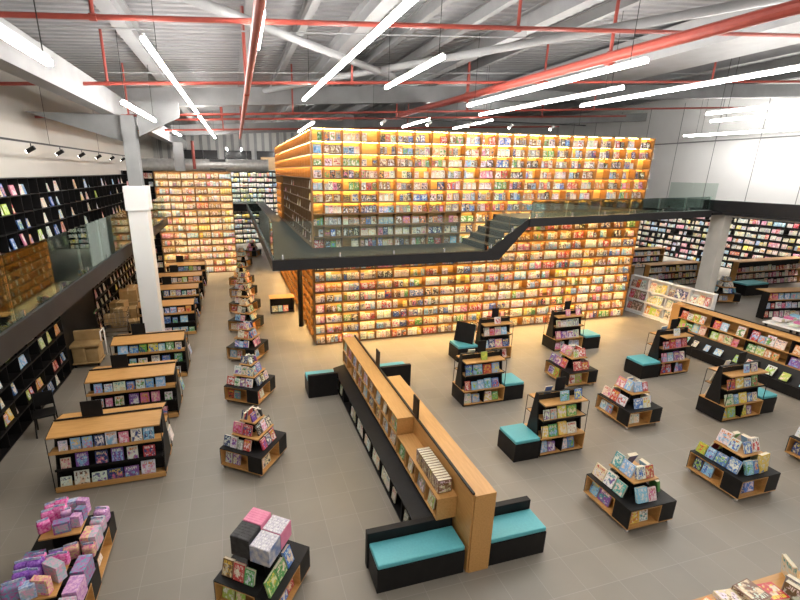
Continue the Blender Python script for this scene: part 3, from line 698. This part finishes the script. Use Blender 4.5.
# upper wood box (far, tall half): two shelf rows of cubbies facing the left wall
def cubbies(p, x0, x1, y0, y1, zs_, n, name, mats):
    b = MB(); b.box(x0, x1, y0, y1, zs_[-1]-.022, zs_[-1]); b.build('top', mats[0], p)
    for z in zs_[:-1]:
        b = MB(); b.box(x0, x1-.001, y0+.001, y1-.001, z-.018, z); b.build('shelf', mats[0], p)
    for i in range(n+1):
        y = y0+(y1-y0-.02)*i/n; b = MB(); b.box(x0+.002, x1-.002, y, y+.02, zs_[0], zs_[-1]-.023); b.build('divider', mats[1], p)
cubbies(t, .26, .573, 2.1, 6.2, [.64,.97,1.31], 9, 'u', [WOODY, WOODY])
cubbies(t, .26, .573, .42, 2.08, [.64,.99], 4, 'n', [WOODY, WOODY])
# black sloping base with low cubbies
b = MB(); b.prism([(0,.46),(0,.43),(.57,.57),(.57,.60)][::-1], .57, 6.2, M=Mx); b.build('sloping_ledge', BLACK, t)
b = MB(); b.box(.0, .57, .57, 6.2, .02, .05); b.build('plinth', BLACK, t)
b = MB(); b.box(.50, .57, .57, 6.2, .051, .42); b.build('base_back', BLACK, t)
for i in range(11):
    y = .57+5.61*i/10; b = MB(); b.box(.01, .49, y, y+.02, .051, .425); b.build('base_divider', BLACK, t)
for y in (4.22, 2.05):
    b = MB(); b.box(.575, .60, y-.11, y+.11, 1.36, 1.72); b.build('sign_board', BLACK, t)
bench('long teal bench at the near end of the central bookcase, left part', 1.52, 2.82, 4.33, 4.74, back=1)
bench('teal bench at the near end of the central bookcase, right of the wood block', 3.225, 4.16, 4.33, 4.74, back=1)
bench('teal bench with black back beside the far end of the central bookcase', 1.5, 2.26, 9.96, 10.45, back=-1)
bench('teal bench beyond the far end of the central bookcase, on the lit cube side', 3.0, 4.25, 9.96, 10.45, back=-1)
# row of brown books on the lower wood top
brow = ['brown','cream','brown','cream']
x, k = 4.86, 0
for k in range(14):
    n1 = 'brown'
    o = book_one(T(2.70, 5.58-k*.058, .9935), .22, .22, .05, ['brown','cream','black'], 'row standing on the long bookcase', ORD[k]+' from back, ', 'brown books standing on the long bookcase', 'brown')
ML = T(2.28, 10.5, 0) @ RZ(-PI/2); g = 'books in the long central bookcase'
def cells(ML, edges, y, z, lean, pal, where, g, hmax, n_per, dens=.9, ink=None):
    k = 0
    for a, c in zip(edges, edges[1:]):
        x = a+.03
        for q in range(n_per):
            w, h = rnd.choice(SIZES); f = min(1, hmax/h); w = round(w*f*50)/50; h = round(h*f*50)/50; tt = .02
            if x+w > c-.03: break
            if rnd.random() < dens:
                Mb = lean_mat(ML, x+w/2, y, z, lean, tt)
                if where and k < 16: book_one(Mb, w, h, tt, pal, where, ORD[k]+' from left, ', g)
                else: book_stuff(Mb, w, h, tt, pal)
                k += 1
            x += w+.015
def edges_of(y0, y1, n): return sorted(10.5-(y0+(y1-y0-.02)*i/n) for i in range(n+1))
e9 = edges_of(6.4, 10.5, 9); e4 = edges_of(4.72, 6.38, 4)
cells(ML, e9, .29, .642, .12, NEU, None, g, .26, 2)
cells(ML, e9, .29, .972, .12, NEU, 'upper cubbies of the long central bookcase', g, .26, 2, .75)
cells(ML, e4, .29, .642, .12, ['white','lime','green','navy','grey'], 'nearer cubbies of the long central bookcase', g, .26, 2, .9)
e10 = sorted(10.5-(4.87+5.61*i/10) for i in range(11))
cells(ML, e10, .03, .052, .10, ['white','grey','cream','white'], 'black base of the long central bookcase', g, .28, 2, .8)

# ------------------------------------------------------------------ long bookcase on the right
t = thing('long_bookcase', 'long wooden bookcase with two book rows and a black base, right side', 'bookcase', (13.5,3.2,0))
LY = 7.3
b = MB(); b.box(.55, .95, LY-.02, LY+.30, 0, 1.34); b.build('end_block', WOOD, t, bevel=.003)
b = MB(); b.box(.86, .90, 0, LY-.03, 0, 1.30); b.build('spine', WOODY, t)
b = MB(); b.box(.52, .95, 0, LY-.03, 1.302, 1.325); b.build('top', WOODY, t)
b = MB(); b.box(.90, .93, 0, LY+.3, 1.342, 1.365); b.build('top_rail', BLACKM, t)
for z in (.62, .96):
    b = MB(); b.box(.44, .859, 0, LY-.03, z-.018, z); b.build('shelf', WOODY, t)
for i in range(8):
    y = i*(LY-.06)/7; b = MB(); b.box(.46, .858, y, y+.02, .621, 1.30); b.build('divider', BLACK, t)
b = MB(); b.prism([(0,.02),(0,.30),(.02,.30),(.02,.05),(.42,.60),(.44,.60),(.44,.02)], .0, LY-.03, M=Mx); b.build('base', BLACK, t)
ML = T(13.5, 10.5, 0) @ RZ(-PI/2); g = 'books in the right-hand long bookcase'
KR = ['orange','pink','lime','green','purple','red','sky blue','cream']
e7 = sorted(10.5-(3.2+q*(LY-.06)/7) for q in range(8))
cells(ML, e7, .50, .962, .22, KR, 'upper row, right-hand long bookcase', g, .27, 4)
cells(ML, e7, .48, .622, .22, KR, 'middle row, right-hand long bookcase', g, .27, 4)
row(ML, .15, 6.6, .10, .31, .55, ['lime','green','white','sky blue','cream'], 'black base row, right-hand long bookcase', g, hmax=.26, gap=.22, maxn=12)

# ------------------------------------------------------------------ low two-sided bookcases on the left
def low_case(label, y0, sh, pal, ind):
    x0, L, W = -3.36, 1.80, .90
    t = thing('low_bookcase', label, 'low bookcase', (x0+L/2, y0+W/2, 0)); l, h = L/2, W/2
    b = MB(); b.box(-l+.03, l-.03, -.2, .2, .05, 1.12); b.build('core', BLACK, t)
    for s in (-1, 1):
        R = RZ(0 if s < 0 else PI)
        b = MB(); b.box(-l, l, -h, -.202, .03, .06, 1, R); b.box(-l, l, -h, -h+.02, .061, .13, 1, R); b.build('bottom_tray', [BLACK, WOOD], t)
        b = MB(); b.box(-l+.03, l-.03, -h+.04, -.202, .42, .44, 0, R); b.box(-l+.03, l-.03, -h+.04, -h+.05, .441, .47, 0, R); b.build('shelf', [BLACK], t)
        b = MB(); b.box(-l, l, -h+.02, -.202, .78, .80, 0, R); b.box(-l, l, -h+.014, -h+.02, .78, .84, 0, R); b.build('shelf', [WOOD], t)
        b = MB(); b.v += [tuple(R @ Vector(p)) for p in ((-l,-h+.04,1.08),(l,-h+.04,1.08),(l,-.02,1.17),(-l,-.02,1.17),(-l,-h+.04,1.105),(l,-h+.04,1.105),(l,-.02,1.195),(-l,-.02,1.195))]
        for f in ((0,3,2,1),(4,5,6,7),(0,1,5,4),(1,2,6,5),(2,3,7,6),(3,0,4,7)): b.f.append(f); b.m.append(0)
        b.build('top_slope', WOOD, t)
        for sx in (-1, 1):
            b = MB(); x = sx*(l+.008); y = -h+.03
            for p, q in (((x,y-.02,.08),(x,y,1.10)),((x,y,1.10),(x,-.02,1.19)),((x,y,.79),(x,-.2,.79))):
                b.tube(R @ Vector(p), R @ Vector(q), .008, 6)
            b.build('wire_frame', BLACKM, t)
    for sx in (-1, 1):
        b = MB(); xa, xb_ = sorted((sx*(l-.028), sx*(l-.008))); b.prism([(-.38,.06),(.38,.06),(.1,1.07),(-.1,1.07)][::-1], xa, xb_, M=Matrix(((0,0,1,0),(1,0,0,0),(0,1,0,0),(0,0,0,1)))); b.build('end_panel', BLACK, t)
    b = MB(); b.box(-l, l, -.012, .012, 1.2, 1.225); b.build('ridge_rail', BLACKM, t)
    b = MB(); b.box(-.44, -.10, -.010, .010, 1.227, 1.52); b.build('sign_board', BLACK, t)
    M = T(x0+L/2, y0+h, 0); g = 'books on the low bookcases'
    wl = (lambda s: f'{s}, {sh}') if ind else (lambda s: None)
    row(M, -l+.15, l-.04, -h+.04, .803, .18, pal, wl('top row'), g, hmax=.25, gap=.03, maxn=9, tmin=.012, tmax=.02, wscale=1.05)
    row(M, -l+.12, l-.05, -h+.06, .443, .20, pal, wl('middle row'), g, hmax=.26, gap=.07, maxn=7, tmin=.012, tmax=.02, wscale=1.05)
    row(M, -l+.06, l-.05, -h+.05, .063, .25, pal, wl('bottom row'), g, hmax=.30, gap=.03, maxn=8, tmin=.012, tmax=.02, wscale=1.15)
    ME = M @ RZ(PI/2)
    book_stuff(lean_mat(M @ T(l-.01,.05,0) @ RZ(PI/2), 0, -.13, .50, .2, .02), .2, .26, .02, pal)
    return t
low_case('low two-sided bookcase nearest the pink toy tables', 7.59, 'low bookcase nearest the toy tables', ['white','sky blue','red','cream','navy','pink','white','orange','purple'], True)
low_case('low two-sided bookcase, second from the toy tables', 9.72, 'second low bookcase from the toy tables', ['sky blue','pink','white','blue','purple','orange','white','green'], True)
low_case('low two-sided bookcase just in front of the white column', 11.9, 'low bookcase before the white column', ['lime','sky blue','yellow','white','blue','green','navy'], True)
for y0, lab in ((15.33,'low two-sided bookcase just behind the white column'),(17.6,'low two-sided bookcase, second behind the white column'),(19.85,'low two-sided bookcase, third behind the white column'),(22.2,'low two-sided bookcase nearest the warm-lit rear bookcase')):
    low_case(lab, y0, None, KID, False)

# ------------------------------------------------------------------ left aisle: covered cartons, trolley, cartons, stool
def carton(label, x, y, z, w, d, h, yaw=0, group=None):
    t = thing('cardboard_box', label, 'box', (x, y, z), D(yaw), group)
    b = MB(); b.box(-w/2, w/2, -d/2, d/2, 0, h); b.build('carton', KRAFT, t, bevel=.006)
    b = MB(); b.box(-.025, .025, -d/2-.001, d/2+.001, h, h+.0015); b.box(-.025, .025, -d/2-.0015, -d/2-.0002, h*.7, h); b.build('tape', principled('parcel_tape', (.55,.40,.2), .3) if 'parcel_tape' not in bpy.data.materials else bpy.data.materials['parcel_tape'], t)
    return t
t = thing('book_trolley', 'trolley with kraft-covered shelves and a white tube handle, by the left wall', 'trolley', (-4.42,13.55,0))
b = MB(); b.box(-.36,.36,-.28,.30,.10,.14); b.build('deck', KRAFT, t, bevel=.01)
b = MB(); b.box(-.34,.0,-.26,.26,.142,.60); b.build('crate', KRAFT, t, bevel=.03, seg=3)
b = MB(); b.box(.01,.34,-.25,.26,.142,.55); b.build('crate', KRAFT, t, bevel=.03, seg=3)
b = MB(); b.box(-.40,.40,-.30,.16,.605,.70); b.build('padded_shelf', KRAFT, t, bevel=.03, seg=3)
b = MB(); b.box(-.38,.34,.17,.30,.605,.98); b.build('back_board', KRAFT, t, bevel=.03, seg=3)
b = MB(); b.tube((.42,.28,.14),(.42,.28,1.0),.018,8); b.tube((.42,.28,1.0),(.42,-.1,1.0),.018,8); b.tube((.42,-.1,1.0),(.42,-.1,.72),.018,8); b.build('handle', WHITE, t, smooth=True)
for sx in (-.3,.3):
    for sy in (-.22,.24):
        b = MB(); b.tube((sx-.02,sy,.05),(sx+.02,sy,.05),.05,12); b.build('wheel', BLACKM, t)
t = thing('shopping_cart', 'wire shopping cart loaded with cartons beside the cardboard pile', 'cart', (-4.2,15.75,0), .1)
b = MB()
for i in range(9):
    f = i/8
    for s in (-1, 1): b.tube((-.42+.84*f, s*.24, .45), (-.47+.94*f, s*.28, .95), .006, 4)
for z in (.45,.6,.75,.95):
    k = .24+.04*(z-.45)/.5; kx = .42+.05*(z-.45)/.5
    for p, q in (((-kx,-k),(kx,-k)),((kx,-k),(kx,k)),((kx,k),(-kx,k)),((-kx,k),(-kx,-k))): b.tube((*p,z),(*q,z),.007,5)
b.build('basket', CHROME, t)
b = MB()
for s in (-.2,.2): b.tube((-.4,s,.45),(-.4,s,.12),.014,6); b.tube((-.4,s,.12),(.42,s,.10),.014,6); b.tube((.4,s,.45),(.42,s,.10),.014,6)
b.build('frame', CHROME, t)
b = MB(); b.tube((-.5,-.27,.98),(-.5,.27,.98),.018,8); b.build('handle', principled('cart_handle', (.05,.2,.08), .4), t)
for sx in (-.38,.4):
    for s in (-.2,.2):
        b = MB(); b.tube((sx,s-.015,.055),(sx,s+.015,.055),.055,12); b.build('wheel', BLACKM, t)
carton('small kraft box riding in the wire shopping cart', -4.3,15.72,.50,.34,.3,.34,8)
carton('kraft box at the front of the wire shopping cart', -3.97,15.78,.50,.28,.3,.52,-6)
for x,y,z,w,d,h,yaw,lab in ((-4.3,17.0,0,.6,.5,.5,5,'kraft box on the floor right behind the shopping cart'),(-4.28,17.0,.505,.5,.45,.42,-8,'kraft box stacked on the floor box behind the shopping cart'),
    (-3.75,17.2,0,.5,.5,.62,12,'tall kraft box between the cart and the white column'),(-4.2,18.2,0,.7,.6,.6,0,'wide kraft box in the second row of the carton pile'),
    (-4.2,18.2,.605,.6,.5,.45,10,'kraft box on top of the wide one in the carton pile'),(-3.7,18.9,0,.5,.5,.5,-5,'kraft box at the aisle side of the carton pile'),
    (-4.25,19.6,0,.65,.6,.85,4,'tall kraft box at the rear of the carton pile'),(-3.7,16.35,0,.45,.4,.38,20,'low kraft box beside the base of the white column')):
    carton(lab, x, y, z, w, d, h, yaw, 'cardboard boxes piled under the mezzanine')
t = thing('black_stool', 'black step chair standing before the left wall bookcase', 'chair', (-4.25,9.85,0), .3)
b = MB(); b.box(-.2,.2,-.2,.2,.44,.48); b.build('seat', BLACK, t, bevel=.01)
b = MB(); b.box(-.19,.19,.17,.2,.56,.88); b.build('backrest', BLACK, t, bevel=.01)
for sx in (-.17,.17):
    for sy in (-.17,.17):
        b = MB(); b.tube((sx*1.15,sy*1.15,0),(sx,sy,.44 if sy < 0 else .88),.016,8); b.build('leg', BLACKM, t)

# ------------------------------------------------------------------ right rear: white racks, tables, bookcases
def mag_rack(label, x, y, L, pal, rz):
    t = thing('magazine_rack', label, 'rack', (x, y, 0), rz)
    l = L/2
    b = MB(); b.box(-l, l, .20, .22, .08, 1.5); b.build('back_panel', WHITE, t)
    b = MB(); b.box(-l-.02, l+.02, .0, .23, 1.5, 1.525); b.build('top', WHITE, t)
    for sx in (-1, 1):
        b = MB(); xa, xb_ = sorted((sx*l, sx*(l+.015))); b.box(xa, xb_, .0, .22, .06, 1.499); b.build('side_panel', WHITE, t)
    M = T(x, y, 0) @ RZ(rz)
    for z in (.10,.56,1.02):
        b = MB(); b.box(-l+.001, l-.001, -.02, .199, z-.02, z); b.box(-l+.001, l-.001, -.025, -.0205, z-.02, z+.05); b.build('tray', WHITE, t)
        x_ = -l+.02
        while x_ < l-.16:
            w_ = min(rnd.choice((.17,.21,.25)), l-.01-x_); h_ = rnd.uniform(.30,.40)
            book_stuff(lean_mat(M, x_+w_/2, .0, z, .26, .015), w_-.012, h_, .015, pal); x_ += w_
    b = MB(); b.box(-l-.02, l+.02, -.02, .22, 0, .059); b.build('plinth', WHITE, t)
for y, pal, lab in ((13.55,['brown','red','pink','brown'],'white magazine rack with maroon covers, nearest the lit cube'),(12.75,['cream','lime','yellow','cream','orange'],'white magazine rack with yellow and cream covers, second from the cube'),
                    (11.95,['navy','brown','purple','cream','grey'],'white magazine rack with dark covers, third from the cube'),(11.12,['white','green','red','cream'],'white magazine rack with a green cover, nearest the beige column')):
    mag_rack(lab, 15.62+.05*(13.55-y)*(1 if y > 12 else .6), y, .74, pal, -PI/2+.12)
def plain_case(label, x0, y0, L, rz, pal, h=1.15, wood_end=True):
    t = thing('low_bookcase', label, 'low bookcase', (x0, y0, 0), rz); W = .5
    b = MB(); b.box(0, L, .24, .28, 0, h); b.build('spine', BLACK, t)
    b = MB(); b.box(-.02, L+.02, -.02, .54, h+.001, h+.025); b.build('top', WOOD, t)
    for xa in (0, L-.03):
        b = MB(); b.box(xa, xa+.03, 0, .239, .0, h); b.build('end_panel', WOOD if wood_end else BLACK, t)
    M = T(x0, y0, 0) @ RZ(rz)
    for z in (.06,.42,.78):
        if z > h-.3: continue
        b = MB(); b.box(.031, L-.031, 0, .239, z-.02, z); b.build('shelf', BLACK if z < .5 else WOOD, t)
        row(M, .05, L-.05, .05, z, .2, pal, None, hmax=.28, gap=.05)
plain_case('low wooden bookcase under the high walkway, nearer the lit cube', 16.6, 16.8, 2.3, 0, PALE)
plain_case('low wooden bookcase under the high walkway, nearer the beige column', 19.6, 16.6, 3.4, 0, PALE)
plain_case('low wooden bookcase at the far rear right, before the right wall bookcase', 21.5, 20.5, 3.6, 0, PALE)
plain_case('long low wooden bookcase behind the far teal bench', 24.0, 15.6, 4.7, 0, ['white','cream','pink','brown','red','white'], 1.3)
bench('large dark teal bench before the long bookcase at the rear right', 22.9, 24.3, 14.3, 15.0, h=.5)
def far_table(label, loc, rz, pal):
    display_table(label, loc, rz, 'M'); table_books(loc, rz, (0,1,2,3), 'M', pal, None, n_ledge=4, n_tier=3, cub=2)
far_table('caster table with blue and white books just right of the beige column', (21.0,14.0,0), D(-20), ['sky blue','white','grey','blue','white'])
far_table('caster table under the high walkway, red books on top', (19.4,19.0,0), D(-20), ['red','white','pink','sky blue'])
far_table('caster table under the high walkway, beside the lit cube', (17.2,18.6,0), D(-20), ['white','sky blue','grey','cream'])
far_table('caster table far down the aisle under the rear mezzanine', (1.0,29.8,0), D(-25), ['white','pink','red','grey','brown'])
far_table('caster table far down the aisle, left of the last one', (.25,26.6,0), D(-25), ['sky blue','white','grey'])
plain_case('black display case between the beige column and the right edge', 19.9, 11.6, 2.2, -.14, ['cream','pink','white','red','sky blue'], 1.1, False)
# white-topped table behind the right-hand long bookcase
t = thing('sale_table', 'table piled with white goods behind the right-hand long bookcase', 'table', (17.8,9.4,0), .1)
b = MB(); b.box(-.9,.9,-.5,.5,.74,.78); b.build('top', WHITE, t)
for sx in (-.82,.82):
    for sy in (-.42,.42):
        b = MB(); b.box(sx-.03,sx+.03,sy-.03,sy+.03,0,.739); b.build('leg', BLACKM, t)
for i in range(10):
    book_stuff(T(17.8,9.4,.786+.05+.02*(i % 3)) @ RZ(.1) @ T(-.7+.33*(i % 5), -.1+.42*(i//5), 0) @ RX(PI/2), .2, .26, .05+.02*(i % 3), ['white','sky blue','pink','white','cream'])
# low flat case beside the cube
plain_case('small low case standing beside the cube under the walkway', 1.15, 17.0, .95, 0, PALE, .62, False)

# ------------------------------------------------------------------ near table at the bottom right corner
t = thing('island_table', 'wooden island table cut off at the bottom right corner', 'table', (5.35,2.02,0))
b = MB(); b.box(-.95,.95,-.75,.62,.86,.90); b.build('top', WOOD, t)
b = MB(); b.box(-.85,.85,-.65,.52,0,.859); b.build('base', BLACK, t)
g = 'books on the corner island table'
def flat(x, y, z, w, h, tk, yaw, col, desc):
    M = T(5.35+x, 2.02+y, z) @ RZ(D(yaw)) @ T(0, h/2, tk) @ RX(PI/2)
    book_one(M, w, h, tk, ['cream','orange','white'], desc, '', g, col)
flat(-.66,.44,.902,.24,.2,.05,10,'orange','lying flat at the left end of the corner island table')
flat(-.36,.46,.902,.22,.2,.06,-8,'cream','lying flat beside the orange one, corner island table')
flat(-.08,.44,.902,.26,.24,.08,6,'brown','thick, lying flat mid corner island table')
flat(.18,.40,.902,.24,.2,.06,-5,'red','lying flat right of the thick brown one, corner island table')
for i, (x, c) in enumerate(((.42,'brown'),(.52,'grey'))):
    book_one(T(5.35+x-.02, 2.02+.30+i*.05, .902) @ RZ(D(100)), .20, .24, .07, ['cream','brown'], 'standing upright with tan pages, corner island table', 'first ' if i == 0 else 'second ', g, c)
book_one(T(5.35+.72, 2.02+.52, .902) @ RZ(D(60)) @ RX(-.2), .2, .27, .04, ['cream','brown'], 'leaning at the right end of the corner island table', '', g, 'cream')

# ------------------------------------------------------------------ lights, pipes, duct, track spots
def tube_light(label, a, b_, z=7.4, cables=True):
    a = Vector((*a, z)); c = Vector((*b_, z)); d = (c-a).normalized(); n = Vector((-d.y, d.x, 0)); L = (c-a).length
    t = thing('tube_light', label, 'light', a, math.atan2(d.y, d.x))
    b = MB(); b.box(0, L, -.016, .016, .061, .10); b.build('housing', WHITE, t)
    b = MB(); b.box(0, L, -.03, .03, 0, .06); b.build('diffuser', TUBE, t)
    for f in (.06, .94):
        p = a+d*L*f; zt = roofz(p.x)-.05
        if 11.6 < p.x < 13.7: zt = 8.57
        for xp, wd, dz in PURL:
            if abs(p.x-xp) < wd/2+.02: zt = roofz(xp)-.03-dz
        b = MB(); b.tube((L*f,0,.101),(L*f,0,zt-z),.006,5); b.build('cable', BLACKM, t)
for lab, a, b_, z in (
    ('tube light cut off at the upper left edge, above the toy tables', (-1.79,3.4),(-1.85,6.06), 6.6),
    ('very long tube light hung over the left aisle', (-1.10,7.7),(-.75,28.2), 7.3),
    ('long bright tube light running towards the cube from the top edge', (2.1,13.3),(2.25,-1.6), 7.4),
    ('short tube light in front of the cube, next to the longest central one', (3.7,10.85),(3.7,7.8), 7.4),
    ('tube light directly under the thick red main pipe', (6.63,12.2),(6.9,6.65), 7.3),
    ('tube light just right of the one under the red main pipe', (8.5,14.75),(9.0,9.2), 7.4),
    ('long tube light running out of the right edge, below the white beam', (10.2,11.9),(10.9,-1.6), 7.4),
    ('upper tube light of the close pair at the right edge', (13.87,10.9),(14.2,5.0), 7.2),
    ('lower tube light of the close pair at the right edge', (15.9,12.3),(16.8,5.0), 7.2),
    ('inner tube light of the pair close to the white right wall', (25.6,21.2),(27.4,11.0), 7.6),
    ('outer tube light of the pair close to the white right wall', (26.1,21.3),(27.9,11.0), 7.6),
    ('short tube light beside the white column top', (-2.04,10.6),(-1.95,14.11), 6.8),
    ('short tube light tucked behind the long red pipe overhead', (.58,7.1),(.61,9.0), 7.6),
    ('first of three distant tube lights before the rear cladding', (-.2,31.5),(-.15,34.5), 6.9),
    ('second of three distant tube lights before the rear cladding', (.75,31.5),(.8,34.5), 6.9),
    ('third of three distant tube lights before the rear cladding', (3.6,31.5),(3.7,34.5), 6.9),
    ('short tube light over the middle of the cube roof', (7.75,17.3),(7.9,20.6), 7.5),
    ('short tube light over the left part of the cube roof', (3.3,18.5),(3.35,23.0), 7.35),
    ('short tube light over the right part of the cube roof', (11.3,18.5),(11.5,22.5), 7.7),
    ('distant short tube light past the white column', (-2.6,24.5),(-2.5,26.8), 7.3)):
    tube_light(lab, a, b_, z)
def pipe(label, pts, r, cat='pipe', drops=(), mat=RED, clamps=True):
    t = thing('sprinkler_pipe', label, cat, pts[0]); o = Vector(pts[0])
    b = MB()
    for p, q in zip(pts, pts[1:]): b.tube(Vector(p)-o, Vector(q)-o, r, 12)
    b.build('run', mat, t, smooth=False)
    for f in drops:
        p = Vector(pts[0]).lerp(Vector(pts[-1]), f)-o
        b = MB(); b.tube(p, (p.x,p.y,roofz(p.x+o.x)-o.z-.1), min(r*.8,.035), 8); b.build('riser', mat, t)
        b = MB(); b.tube((p.x-.05,p.y,p.z),(p.x+.05,p.y,p.z), r*1.35, 10); b.build('coupling', mat, t)
    return t
pipe('thin red sprinkler pipe across the very top of the view', [(-5.3,8.0,7.43),(14,8.0,8.55),(24,8.0,9.1)], .038, drops=(.12,.36,.62,.85))
pipe('thin red sprinkler pipe, second across, over the front of the cube', [(-5.3,12.0,7.24),(22,12.0,8.74)], .038, drops=(.10,.31,.52,.75))
pipe('thin red sprinkler pipe, third across, level with the white column', [(-5.3,15.4,6.95),(22,15.4,8.3)], .036, drops=(.09,.27,.5,.7))
pipe('thin red sprinkler pipe across above the middle of the cube', [(-5.3,20,7.32),(20,20,8.37)], .045, drops=(.2,.5,.8))
pipe('thin red sprinkler pipe across the rear roof', [(-5.3,25,7.36),(20,25,8.3)], .045, drops=(.2,.6))
pipe('thick red main pipe running towards the camera over the right of the cube', [(7.0,18.6,7.8),(7.77,7.38,7.8),(8.25,2.2,7.8)], .105, drops=(.3,.62))
pipe('red pipe running lengthwise overhead near the view centre', [(.38,4.4,7.1),(.55,24.2,7.1)], .06, drops=(.3,.7))
for lab, y, z in (('thin grey conduit under the roof between the first two red pipes', 10.0, 7.95),('thin grey conduit under the roof just before the cube', 13.4, 7.85)):
    t = thing('roof_conduit', lab, 'conduit', (-3.0, y, z)); b = MB(); b.tube((0,0,0),(20,0,20*.056),.014,6); b.build('run', STEELW, t)
    for q in (3.4, 9.8, 16): b = MB(); b.tube((q,0,q*.056+.015),(q,0,roofz(-3+q)-z-.02),.006,5); b.build('hanger', STEELW, t)
pipe('short red standpipe dropping to the silver duct at the rear', [(-2.1,29.0,7.2),(-2.1,29.0,5.6)], .09)
t = thing('ventilation_duct', 'silver round ventilation duct above the warm-lit rear bookcase', 'duct', (-5.2,30,5.85))
for i in range(6):
    b = MB(); b.tube((i*1.25,0,0),(i*1.25+1.24,0,0),.36,24); b.build('section', DUCT, t, smooth=False)
    b = MB(); b.tube((i*1.25+1.2,0,0),(i*1.25+1.28,0,0),.385,24); b.build('flange', DUCT, t)
for x in (1.0,3.6,6.2):
    b = MB(); b.tube((x,0,.37),(x,0,roofz(x-5.2)-5.9),.012,6); b.build('hanger', STEELP, t)
b = MB(); b.box(3.95,4.9,-.3,.3,-.35,.35); b.build('damper_box', principled('damper_grey', (.08,.08,.08), .5), t)
b = MB(); b.box(2.2,8.2,34.5,34.9,5.6,6.5); tag(b.build('air_plenum', noisy('plenum_tan', (.45,.30,.16), (.38,.25,.13), 2, .6)), 'tan boxed air plenum at the rear beside the silver duct', 'duct')
t = thing('spotlight_track', 'black spotlight track along the upper left wall', 'light track', (-4.5,4,6.12))
b = MB(); b.box(-.02,.02,0,20,-.02,.02); b.build('rail', BLACKM, t)
for i in range(5):
    b = MB(); b.tube((0,.5+i*4.6,.02),(0,.5+i*4.6,roofz(-4.5)-6.3),.005,4); b.build('cable', BLACKM, t)
for i in range(10):
    s = thing('track_spotlight', f'black track spotlight, {ORD[i]} along the left wall track from the near end', 'spotlight', (-4.5,4.9+i*1.9,6.10), 0, 'spotlights on the left wall track')
    b = MB(); b.tube((0,0,-.005),(0,0,-.09),.012,6); b.build('arm', BLACKM, s)
    b = MB(); b.tube((.07,0,-.09),(-.10,0,-.19),.05,12); b.build('lamp_head', BLACKM, s)
    b = MB(); b.tube((-.101,0,-.1905),(-.106,0,-.194),.042,12); b.build('lens', SPOTG, s)
t = thing('spotlight_track', 'dark spotlight track above the front edge of the cube', 'light track', (4.5,15.35,7.3))
b = MB(); b.box(0,9,-.02,.02,-.02,.02); b.build('rail', BLACKM, t)
for x in (.3,4.5,8.7):
    b = MB(); b.tube((x,0,.021),(x,0,roofz(4.5+x)-7.4),.005,4); b.build('cable', BLACKM, t)
for i, x in enumerate((5.2,6.9,8.5,10.2,12.0)):
    s = thing('track_spotlight', f'white track spotlight above the cube, {ORD[i]} from its left corner', 'spotlight', (x,15.35,7.27), 0, 'spotlights above the cube')
    b = MB(); b.tube((0,0,0),(0,0,-.08),.012,6); b.build('arm', WHITE, s)
    b = MB(); b.tube((.05,0,-.05),(-.10,0,-.17),.05,12); b.build('lamp_head', WHITE, s)
    b = MB(); b.tube((-.101,0,-.171),(-.106,0,-.175),.042,12); b.build('lens', SPOTG, s)
# panel joints and cable rail on the right wall
b = MB(); b.box(29.10,29.199,-2,36.4,7.45,7.52); struct('trim_rail_right', b, STEELP)
for i in range(14):
    y = 2+i*2.5; b = MB(); b.box(29.185,29.199,y,y+.03,3.9 if y < 15 else 3.2,10); struct('trim_joint_right', b, STEELP)
# cladding ribs on the rear wall
b = MB()
for i in range(60): b.box(-5+i*.57,-4.78+i*.57,36.42,36.5,6.3,8.4)
struct('trim_cladding_back', b, STEELW)

for i, (xa, xz) in enumerate(((-3.6,-.9),(-.4,1.6),(2.0,3.8))):
    b = MB(); b.box(xa, xz, 36.38, 36.415, 6.25, 7.0); struct(f'window_{i+1}', b, principled(f'dark_window_{i}', (.03,.03,.032), .2))
# ------------------------------------------------------------------ uncounted books
me_o = STUFF.build('shelved_books', [COVER, SPINEP]); me = me_o.data
attrs(me, len(STUFF.f), STUFF_C, STUFF_S)
uvl = me.uv_layers.new(name='UVMap'); uvl.data.foreach_set('uv', [float(x) for x in STUFF_UV])
tag(me_o, 'the many books filling the wall bookcases and the lit cube', 'books', kind='stuff')
print('individual books', N_IND[0], 'stuff books', len(STUFF.f)//6)

# ------------------------------------------------------------------ world, camera, view
wd = bpy.data.worlds.new('World'); bpy.context.scene.world = wd; wd.use_nodes = True
wd.node_tree.nodes['Background'].inputs[0].default_value = (1,.96,.9,1); wd.node_tree.nodes['Background'].inputs[1].default_value = .35
cam = bpy.data.cameras.new('camera'); co = bpy.data.objects.new('camera', cam); C.objects.link(co)
Rm = ((0.9650405,-0.26202779,0.00618574),(-0.06825367,-0.27402257,-0.95929822),(0.25305782,0.92533943,-0.28232724))
x, y, z = (Vector(r) for r in Rm)
co.matrix_world = Matrix(((x.x,-y.x,-z.x,0),(x.y,-y.y,-z.y,0),(x.z,-y.z,-z.z,5.5),(0,0,0,1)))
cam.sensor_width = 36; cam.lens = 36*437.504/800; cam.shift_x = (400-355)/800; cam.shift_y = .65/800
cam.clip_start = .05; cam.clip_end = 200
sc = bpy.context.scene; sc.camera = co
sc.view_settings.view_transform = 'Standard'; sc.view_settings.look = 'None'; sc.view_settings.gamma = 1; sc.view_settings.exposure = 1.15
